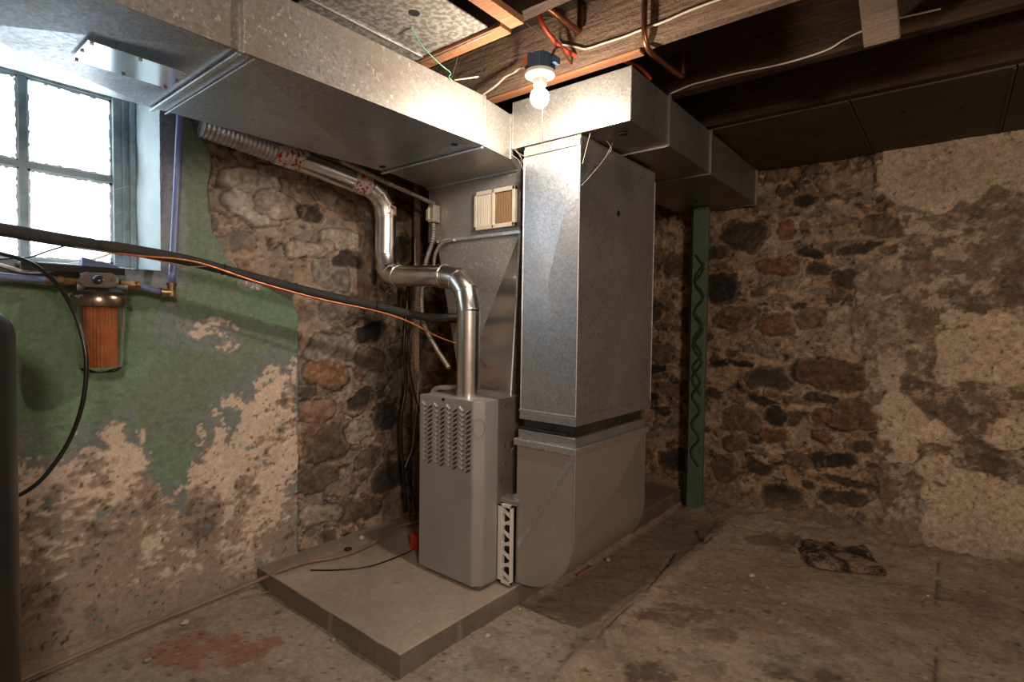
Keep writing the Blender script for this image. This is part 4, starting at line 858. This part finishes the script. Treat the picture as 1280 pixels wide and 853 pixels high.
for n_ in list(nt.nodes):
    if n_ != b_ and n_.type != 'OUTPUT_MATERIAL': nt.nodes.remove(n_)
out = [n_ for n_ in nt.nodes if n_.type == 'OUTPUT_MATERIAL'][0]
tr = N(nt, 'ShaderNodeBsdfTransparent'); tr.inputs[0].default_value = (.93, .95, .96, 1); dfz = N(nt, 'ShaderNodeBsdfTranslucent'); dfz.inputs[0].default_value = (.8, .84, .86, 1)
mx = N(nt, 'ShaderNodeMixShader'); nt.links.new(ramp(nt, noise(nt, 9, 8, .7), [(.45, (.10, .10, .10)), (.75, (.5, .5, .5))]), mx.inputs[0]); nt.links.new(tr.outputs[0], mx.inputs[1]); nt.links.new(dfz.outputs[0], mx.inputs[2]); nt.links.new(mx.outputs[0], out.inputs[0])
M['glass'] = mt
for (ya, yb_) in ((-.42, -.142), (-.118, .1425), (.1675, .4245), (.4495, .715)):
    for (za, zb_) in ((1.468, 1.808), (1.828, 2.147)):
        bm = newbm(); wb(bm, ya-.002, yb_+.002, za, zb_, XW-.018, XW-.015, 0); ob('pane', bm, 'glass', wn)
# putty along the panes
bm = newbm()
for (ya, yb_) in ((.1675, .4245), (.4495, .715)):
    for (za, zb_) in ((1.470, 1.806), (1.830, 2.145)):
        for k in range(26):
            t = k/26; w_ = .006+.007*random.random()
            y_ = ya+(yb_-ya)*t; box(bm, (XW-.015, y_, zb_-w_), (XW-.009, y_+(yb_-ya)/26, zb_)); box(bm, (XW-.015, y_, za), (XW-.009, y_+(yb_-ya)/26, za+w_*.8))
            z_ = za+(zb_-za)*t; box(bm, (XW-.015, yb_-w_*.8, z_), (XW-.009, yb_, z_+(zb_-za)/26)); box(bm, (XW-.015, ya, z_), (XW-.009, ya+w_*.7, z_+(zb_-za)/26))
ob('putty', bm, simple('white_putty', (.62, .67, .69), (.45, .5, .52), .8, 0, 25, .4), wn)
# reveal, sill and lintel of the deep opening
def wavy(name, A, B, Cc, D_, mat, n=28, amp=.008):
    bm = newbm(); A, B, Cc, D_ = map(Vector, (A, B, Cc, D_)); nm = (B-A).cross(D_-A).normalized(); g = []
    for i in range(n+1):
        row = []
        for j in range(n+1):
            u_, v_ = i/n, j/n; p = A.lerp(B, u_).lerp(D_.lerp(Cc, u_), v_)
            f_ = float(fbm(np.array([p.y*7+p.x*7.]), np.array([p.z*7.+p.x*3]), 3, 4)[0])-.5
            row.append(bm.verts.new(p+nm*amp*2*f_*(0 if i in (0,) else 1)))
        g.append(row)
    for i in range(n):
        for j in range(n): bm.faces.new((g[i][j], g[i+1][j], g[i+1][j+1], g[i][j+1]))
    return ob(name, bm, mat, wn, 'all')
wavy('reveal', (-2.497, WY1+.004, WZ0), (XW-.03, .785, WZ0), (XW-.03, .785, 2.26), (-2.497, WY1+.004, 2.26), 'reveal')
wavy('reveal', (-2.497, WY0-.004, WZ0), (XW-.03, -.455, WZ0), (XW-.03, -.455, 2.26), (-2.497, WY0-.004, 2.26), 'reveal')
wavy('sill', (-2.497, WY0, WZ0), (-2.497, WY1, WZ0), (XW-.03, WY1, WZ0+.012), (XW-.03, WY0, WZ0+.012), 'reveal', 28, .004)
wavy('lintel', (-2.497, WY0, WZ1), (-2.497, WY1, WZ1), (XW-.03, WY1, WZ1), (XW-.03, WY0, WZ1), 'reveal', 28, .002)
# ------------------------------------------------------------------ light bulb fixture
LB = P(674.5, 122, 1, 1.60); LX, LY, LZ = LB
lm = thing('ceiling_light', 'bare lit bulb in a white porcelain holder under a blue box', 'light bulb', (LX, LY, LZ+.16))
bm = newbm(); lathe(bm, [(.003, -.035), (.015, -.032), (.027, -.022), (.034, -.006), (.034, .005), (.029, .019), (.019, .029), (.0135, .035)], (LX, LY, LZ), seg=32)
mt, nt, b_ = newmat('glowing_bulb_glass'); b_.inputs['Emission Color'].default_value = (1, .86, .70, 1); b_.inputs['Emission Strength'].default_value = 40
nt.links.new(ramp(nt, noise(nt, 5), [(.3, (.95, .93, .9)), (.7, (.9, .88, .85))]), b_.inputs['Base Color']); M['bulb'] = mt
ob('bulb', bm, 'bulb', lm, True)
bm = newbm(); lathe(bm, [(.015, .033), (.0155, .037), (.0135, .039), (.0155, .042), (.014, .046)], (LX, LY, LZ), seg=24); ob('bulb_cap', bm, 'seam', lm, True)
bm = newbm(); lathe(bm, [(.019, .040), (.024, .043), (.027, .064), (.040, .072), (.053, .076), (.056, .082), (.055, .089), (.03, .091)], (LX, LY, LZ), seg=40); lh = ob('lamp_holder', bm, 'porcelain', lm, True)
for sg in (-1, 1):
    bm = newbm(); lathe(bm, [(.005, .072), (.005, .0765)], (LX+sg*.041, LY, LZ), seg=12); ob('screw', bm, 'brass', lh, True)
bm = newbm(); lathe(bm, [(.048, .090), (.050, .095), (.050, .139), (.044, .145)], (LX, LY, LZ), seg=24)
for t in range(6):
    a = t*math.pi/3+.3; tube(bm, [(LX+.050*math.cos(a), LY+.050*math.sin(a), LZ+.093), (LX+.050*math.cos(a), LY+.050*math.sin(a), LZ+.142)], .007, 8, 0)
box(bm, (LX+.042, LY-.012, LZ+.102), (LX+.074, LY+.02, LZ+.127), .003)
jb = ob('junction_box', bm, 'box_blue', lm)
bm = newbm(); tube(bm, [(LX+.052, LY, LZ+.135), (LX+.054, LY+.02, LZ+.165), (LX+.03, LY+.09, LZ+.20), (LX-.02, LY+.20, LZ+.225), (LX-.04, 1.868, LZ+.23)], .005, 8, 8); ob('mounting_arm', bm, 'copper', lm)
bm = newbm(); box(bm, (LX-.040, LY-.052, LZ+.102), (LX-.018, LY-.044, LZ+.132), .001); ob('copper_tab', bm, 'copper', jb)
bm = newbm(); tube(bm, [(LX+.024, LY-.014, LZ+.045), (LX+.026, LY-.016, LZ-.05), (LX+.0275, LY-.016, LZ-.17), (LX+.028, LY-.016, LZ-.19)], .0011, 6, 0); ob('pull_cord', bm, 'cable_white', lm)
# ------------------------------------------------------------------ pipes and wires at the joists
def Y_(x, y, v=1.85): return P(x, y, 1, v)
q = Y_(724, 40, 1.835)
cable('copper_pipe', [(q.x, 1.47, q.z+.0), (q.x, 1.6, q.z), (q.x, 1.80, q.z), (q.x, 1.833, q.z+.004), (q.x+.001, 1.838, q.z+.03), (q.x+.001, 1.838, 2.50)], .0115, 'copper', 'copper pipe elbow pointing up above the light bulb', 'copper pipe', 12, 4)
zq = 2.248; a = P(800, 54, 2, zq); b = P(853, 97, 2, zq)
cable('copper_pipe', [(a.x-.004, 1.842, 2.50), (a.x-.004, 1.842, 2.36), (a.x-.003, 1.845, 2.29), (a.x, 1.87, zq+.006), (a.x+.002, 1.93, zq), ((a.x+b.x)/2, 2.06, zq), (b.x, b.y-.03, zq), (b.x, b.y-.004, zq+.006), (b.x, b.y, zq+.03), (b.x, b.y, 2.50)], .0105, 'copper', 'copper pipe dipping under the joist right of the bulb', 'copper pipe', 12, 5)
cable('red_pipe', [(Y_(668, -5, 1.66)), Y_(673, 15, 1.68), Y_(681, 35, 1.72), Y_(698, 56, 1.79), Y_(712, 66, 1.84), Y_(722, 70, 1.875)], .0085, 'pex_red', 'red plastic pipe curving into the lit joist above the bulb', 'water pipe', 12)
cable('red_pipe', [Y_(775, 73, 1.905), Y_(785, 78, 1.96), Y_(797, 83, 2.05), Y_(808, 93, 2.12), Y_(813, 99, 2.15)], .0075, 'pex_red', 'red plastic pipe showing behind the joist over the return duct', 'water pipe', 12)
cable('red_pipe', [Y_(612, -6, 1.6), Y_(625, 1, 1.6), Y_(636, 2, 1.6), Y_(643, -4, 1.6)], .0085, 'pex_red', 'loop of red and white pipe at the top edge above the bulb', 'water pipe', 12)
cable('white_cable', [Y_(603, 119, 1.80), Y_(620, 107, 1.81), Y_(632, 96, 1.82), Y_(642, 91, 1.82), Y_(652, 84, 1.80), Vector((LX-.048, LY, LZ+.112))], .0042, 'cable_white', 'pale cable from the light box down to the supply duct', 'cable')
cable('white_cable', [Vector((LX+.06, LY, LZ+.118)), Y_(691, 68, 1.70), Y_(697, 58, 1.83), Y_(708, 56, 1.855), Y_(722, 59, 1.857), Y_(733, 61, 1.857), Y_(755, 54, 1.857), Y_(780, 46, 1.857), Y_(800, 38, 1.857), Y_(830, 27, 1.857), Y_(862, 13, 1.857), Y_(905, -3, 1.857)], .0042, 'cable_white', 'pale cable stapled along the lit joist right of the bulb', 'cable')
cable('white_cable', [Y_(x, y, 2.335) for x, y in ((836,118),(862,107),(880,102),(920,92),(965,83),(1000,74),(1035,62),(1055,50),(1080,38),(1120,24),(1150,17),(1176,11))], .0035, 'cable_white', 'pale cable stapled along the dark joist at upper right', 'cable')
cable('green_wire', [P(508, -4, 0, -1.47), P(508, 15, 0, -1.47), P(516, 38, 0, -1.48), P(530, 60, 0, -1.485), P(550, 80, 0, -1.488), P(563, 91, 0, -1.488), P(561, 96, 0, -1.488), P(565, 101, 0, -1.488)], .0019, 'green_wire', 'thin green wire hanging from the speckled panel to the duct', 'wire', 6)
a, b = P(568, 100, 2, Z1+.006), P(598, 96, 2, Z1+.035)
cable('long_nail', [a, b], .0028, 'cable_white', 'thin pale rod lying on the duct edge beside the green wire', 'rod', 8)
# ------------------------------------------------------------------ green post
gp_ = thing('green_post', 'green painted post with black scrawled marks by the rubble wall', 'post', (-1.35, 3.64, .0))
a, b = P(862.5, 440, 1, 3.62), P(881, 440, 1, 3.62)
bm = newbm(); box(bm, (a.x, 3.62, -.01), (b.x, 3.66, 2.035), .004)
mt, nt, b_ = newmat('green_post_paint'); f = noise(nt, 22, 8, .7)
nt.links.new(ramp(nt, f, [(.3, (.03, .05, .04)), (.38, (.07, .105, .07)), (.6, (.09, .13, .085)), (.72, (.06, .08, .06))]), b_.inputs['Base Color']); b_.inputs['Roughness'].default_value = .6; bump(nt, b_, noise(nt, 60), .3, .003)
ob('post_shaft', bm, mt, gp_)
bm = newbm(); xc = (a.x+b.x)/2; hw = (b.x-a.x)/2-.01
zz = 1.75
pts = []
for k in range(16): pts.append(Vector((xc+hw*.7*(1 if k % 2 else -1), 3.6185, 1.72-k*.095)))
tube(bm, pts, .009, 6, 3); pts = [Vector((xc-hw*.8*(1 if k % 2 else -1), 3.6185, 1.66-k*.11)) for k in range(9)]; tube(bm, pts, .009, 6, 3)
ob('scrawl', bm, simple('black_scrawl', (.02, .022, .025), None, .7), gp_)
bm = newbm(); box(bm, (a.x-.012, 3.61, -.01), (a.x-.001, 3.66, 2.03), .002); ob('edge_strip', bm, 'hole', gp_)
# ------------------------------------------------------------------ hoses on the floor
def FZ(x, y, z_=0.012): return P(x, y, 2, z_)
cable('brown_hose', [P(10, 862, 2, .03), P(31, 849, 2, .035), P(120, 810, 2, .035), P(200, 776, 2, .035), P(270, 748, 2, .035), P(325, 725, 2, .06), P(352, 713, 2, .10), P(385, 703, 2, .097), P(420, 697, 2, .097), P(450, 687, 2, .097), P(478, 672, 2, .098), P(500, 658, 2, .102), P(525, 652, 2, .11)], .0085, 'hose', 'brown hose along the foot of the left wall and over the pad', 'hose', 12)
cable('thin_cable', [P(x, y, 2, .09) for x, y in ((388,713),(415,713),(445,711),(470,706),(495,697),(515,688),(530,676))], .0032, 'cable_black', 'thin dark cable on the concrete pad left of the furnace', 'cable', 8)
cable('thin_cable', [P(x, y, 2, .012) for x, y in ((300,748),(330,741),(356,737))], .003, 'hose', 'thin brown cable on the floor before the pad corner', 'cable', 8)
# hanging stuff in the dark corner left of the furnace
HC = [(('black_cable'), [(512,335),(509,380),(505,430),(507,480),(501,530),(504,590),(508,640)], .010, 'cable_black', 'thick black cable hanging down the rubble wall left of the flue'),
      (('black_cable'), [(516,340),(515,400),(511,450),(520,500),(528,530),(518,560),(512,590),(520,640)], .005, 'cable_black', 'thin black cable hanging crookedly beside the thick one'),
      (('dark_wire'), [(524,292),(519,300),(519,335)], .004, 'conduit', 'grey wire arching behind the upper flue pipe'),
      (('dark_wire'), [(506,585),(515,560),(520,520),(523,480),(530,470)], .003, 'conduit', 'loose grey wire tangled above the hose by the furnace')]
for nm, pts, r_, mt, lab in HC: cable(nm, [P(x, y, 0, -2.41) for x, y in pts], r_, mt, lab, 'cable', 8)
a = P(522, 245, 0, -2.43); b = P(520, 345, 0, -2.43)
bm = newbm(); box(bm, (-2.445, a.y-.014, ZS), (-2.425, a.y+.018, 2.2), .002); tag(ob('wood_stake', bm, 'joist_lit'), 'upright brown stake behind the flue pipe', 'wood stake')
cable('white_elbow', [P(541, 500, 1, 1.90), P(541, 491, 1, 1.90), P(546, 486, 1, 1.90), P(556, 485, 1, 1.90), P(576, 485, 1, 1.90)], .0135, 'pvc', 'white plastic drain elbow on the furnace top behind the flue', 'drain pipe', 14)
rp = thing('red_scoop', 'small red plastic piece beside the furnace foot', 'red plastic piece', (-1.97, 1.78, ZS))
a = P(517, 688, 2, ZS+.002); bm = newbm(); prism(bm, [(a.x-.03, ZS+.003), (a.x+.03, ZS+.003), (a.x+.034, ZS+.075), (a.x-.026, ZS+.085)], 1, a.y, a.y+.03, .003); ob('red_body', bm, 'red', rp)
# ------------------------------------------------------------------ crumbled fragment on the floor and rubble bits
def chunk(name, c, sx, sy, sz, seed, mat, lab, cat, group=None):
    bm = newbm(); bmesh.ops.create_icosphere(bm, subdivisions=3, radius=1)
    rr = random.Random(seed); ofs = rr.random()*50; rot = Matrix.Rotation(rr.random()*6, 3, 'Z')
    for v in bm.verts:
        p = v.co; f_ = float(fbm(np.array([p.x*1.6+ofs]), np.array([p.y*1.6+p.z*2.1+ofs]), 2, 3)[0])
        q = Vector((p.x*sx, p.y*sy, max(p.z, -.5)*sz))*(.55+.9*f_); q = rot @ q; v.co = q+Vector(c)
    return tag(ob(name, bm, mat, None, 'all'), lab, cat, group)
mt, nt, b_ = newmat('flaking_plaster_chunk'); nt.links.new(ramp(nt, noise(nt, 14, 6, .7), [(.42, (.05, .035, .025)), (.5, (.22, .14, .09)), (.56, (.42, .28, .19))]), b_.inputs['Base Color']); b_.inputs['Roughness'].default_value = .9; bump(nt, b_, noise(nt, 40), .6, .01); M['flake'] = mt
c = P(1047, 694, 2, .02); g = []
bm = newbm(); nn_ = 26; gx = Vector((rt.x, rt.y, 0)).normalized(); gy = Vector((fw.x, fw.y, 0)).normalized()
for i in range(nn_+1):
    row = []
    for j in range(nn_+1):
        u_, v_ = i/nn_-.5, j/nn_-.5
        f_ = float(fbm(np.array([u_*6+3.]), np.array([v_*6+1.]), 9, 4)[0]); edge_ = max(abs(u_), abs(v_))*2
        hgt = (.022+.045*(f_-.35))*(1-max(0, edge_-.85)/.15)-.008
        p = Vector((c.x, c.y, 0))+gx*(u_*.36+v_*.10)*(1+.25*(f_-.5))+gy*(v_*.33-u_*.10)*(1+.3*(f_-.5)); row.append(bm.verts.new((p.x, p.y, .012+hgt)))
    g.append(row)
for i in range(nn_):
    for j in range(nn_): bm.faces.new((g[i][j], g[i+1][j], g[i+1][j+1], g[i][j+1]))
bmesh.ops.solidify(bm, geom=bm.faces[:], thickness=.01)
tag(ob('plaster_fragment', bm, 'flake'), 'crumbling dark and tan plaster fragment on the right floor', 'plaster fragment')
chunk('pebble', P(452, 673, 2, ZS+.008), .017, .015, .014, 1, 'pvc', 'pale pebble on the pad near the rubble wall', 'pebble')
bm = newbm(); c = P(435, 687, 2, ZS+.004); n = 20
pts = [Vector((c.x+.015*math.cos(2*math.pi*k/n), c.y+.015*math.sin(2*math.pi*k/n), c.z+.002)) for k in range(n+1)]; tube(bm, pts, .0045, 8, 0)
tag(ob('rubber_washer', bm, 'black'), 'small black rubber washer on the concrete pad', 'washer')
spots = [(412,698,0),(500,712,0),(497,727,0),(524,777,0),(367,795,0),(417,800,0),(232,778,0),(185,825,0),(980,755,0),(1160,745,0),(960,735,0),(880,735,0),(650,762,0),(1190,722,0),(1230,740,0),(940,720,0),(735,640,0),(700,690,0),(760,700,0),(1225,712,0),(1135,705,0),(610,795,0),(345,790,0)]
rr = random.Random(4)
for i, (x, y_, _) in enumerate(spots):
    onpad = False; p = P(x, y_, 2, .005)
    q = P(x, y_, 2, ZS+.004)
    if q.x < PX1-.01 and q.y > PY0+.01: p = q
    k = .006+.007*rr.random()
    chunk('rubble_bit', p, k*1.3, k, k*.7, 20+i, 'stonebit' if i % 3 else 'pvc', 'tiny bit of fallen mortar lying on the concrete', 'rubble bit', 'bits of fallen mortar')
a, b = P(723, 719, 2, .006), P(741, 709, 2, .006); bm = newbm(); tube(bm, [a, b], .007, 5, 0)
tag(ob('wood_splinter', bm, 'orange_wood'), 'short pale wood splinter on the floor by the boot', 'splinter')
# ------------------------------------------------------------------ cobwebs
def web(pts, lab, r_=.0011): 
    bm = newbm()
    for p in pts: tube(bm, p, r_, 5, 6)
    tag(ob('cobweb', bm, 'web'), lab, 'cobweb')
YW = 1.845
web([[P(727, 232, 0, -1.16), P(745, 212, 0, -1.15), P(758, 195, 0, -1.14), P(764, 185, 0, -1.13), P(752, 168, 0, -1.14)], [P(764, 185, 0, -1.13), P(766, 178, 0, -1.13)], [P(757, 197, 0, -1.14), P(763, 184, 0, -1.135)], [P(728, 205, 0, -1.16), P(733, 185, 0, -1.15), P(738, 166, 0, -1.14)]], 'dusty cobweb strands beside the top of the vertical return duct', .001)
web([[P(637, 192, 1, 1.84), P(648, 200, 1, 1.85), P(654, 212, 1, 1.85)], [P(640, 184, 1, 1.84), P(650, 195, 1, 1.84), P(655, 206, 1, 1.85)], [P(641, 180, 1, 1.84), P(647, 190, 1, 1.84), P(656, 196, 1, 1.85)]], 'dusty cobweb in the gap between the two ducts', .001)
web([[P(564, 99, 1, 1.7), P(570, 80, 1, 1.72), P(576, 54, 1, 1.75)]], 'fine cobweb thread rising from the green wire to the joist', .0009)
web([[P(656, 28, 1, 1.83), P(675, 43, 1, 1.84), P(693, 54, 1, 1.84)], [P(656, 28, 1, 1.83), P(680, 22, 1, 1.84), P(700, 26, 1, 1.84), P(712, 34, 1, 1.84)]], 'fine cobweb threads crossing above the light box', .0009)
web([[P(136, 242, 0, -2.70), P(148, 236, 0, -2.66), P(163, 232, 0, -2.6)], [P(137, 280, 0, -2.70), P(147, 268, 0, -2.67), P(160, 262, 0, -2.62)], [P(137, 250, 0, -2.70), P(150, 238, 0, -2.67)]], 'wisps of cobweb across the right side of the window', .0009)
# ------------------------------------------------------------------ light
w = bpy.data.worlds.new('World'); bpy.context.scene.world = w; w.use_nodes = True
bg = w.node_tree.nodes['Background']; bg.inputs[0].default_value = (.84, .93, 1, 1); bg.inputs[1].default_value = 4.2
def plight(name, loc, e, col, r_):
    l = bpy.data.lights.new(name, 'POINT'); l.energy = e; l.color = col; l.shadow_soft_size = r_; o = bpy.data.objects.new(name, l); C.objects.link(o); o.location = loc; return o
plight('bulb_light', (LX, LY-.002, LZ-.05), 20.5, (1, .85, .70), .03)
plight('far_bulb_light', (1.5, -.7, 2.12), 140, (1, .85, .72), .22)
vs = bpy.context.scene.view_settings; vs.view_transform = 'Standard'; vs.look = 'None'; vs.gamma = 1; vs.use_curve_mapping = False; vs.exposure = .68
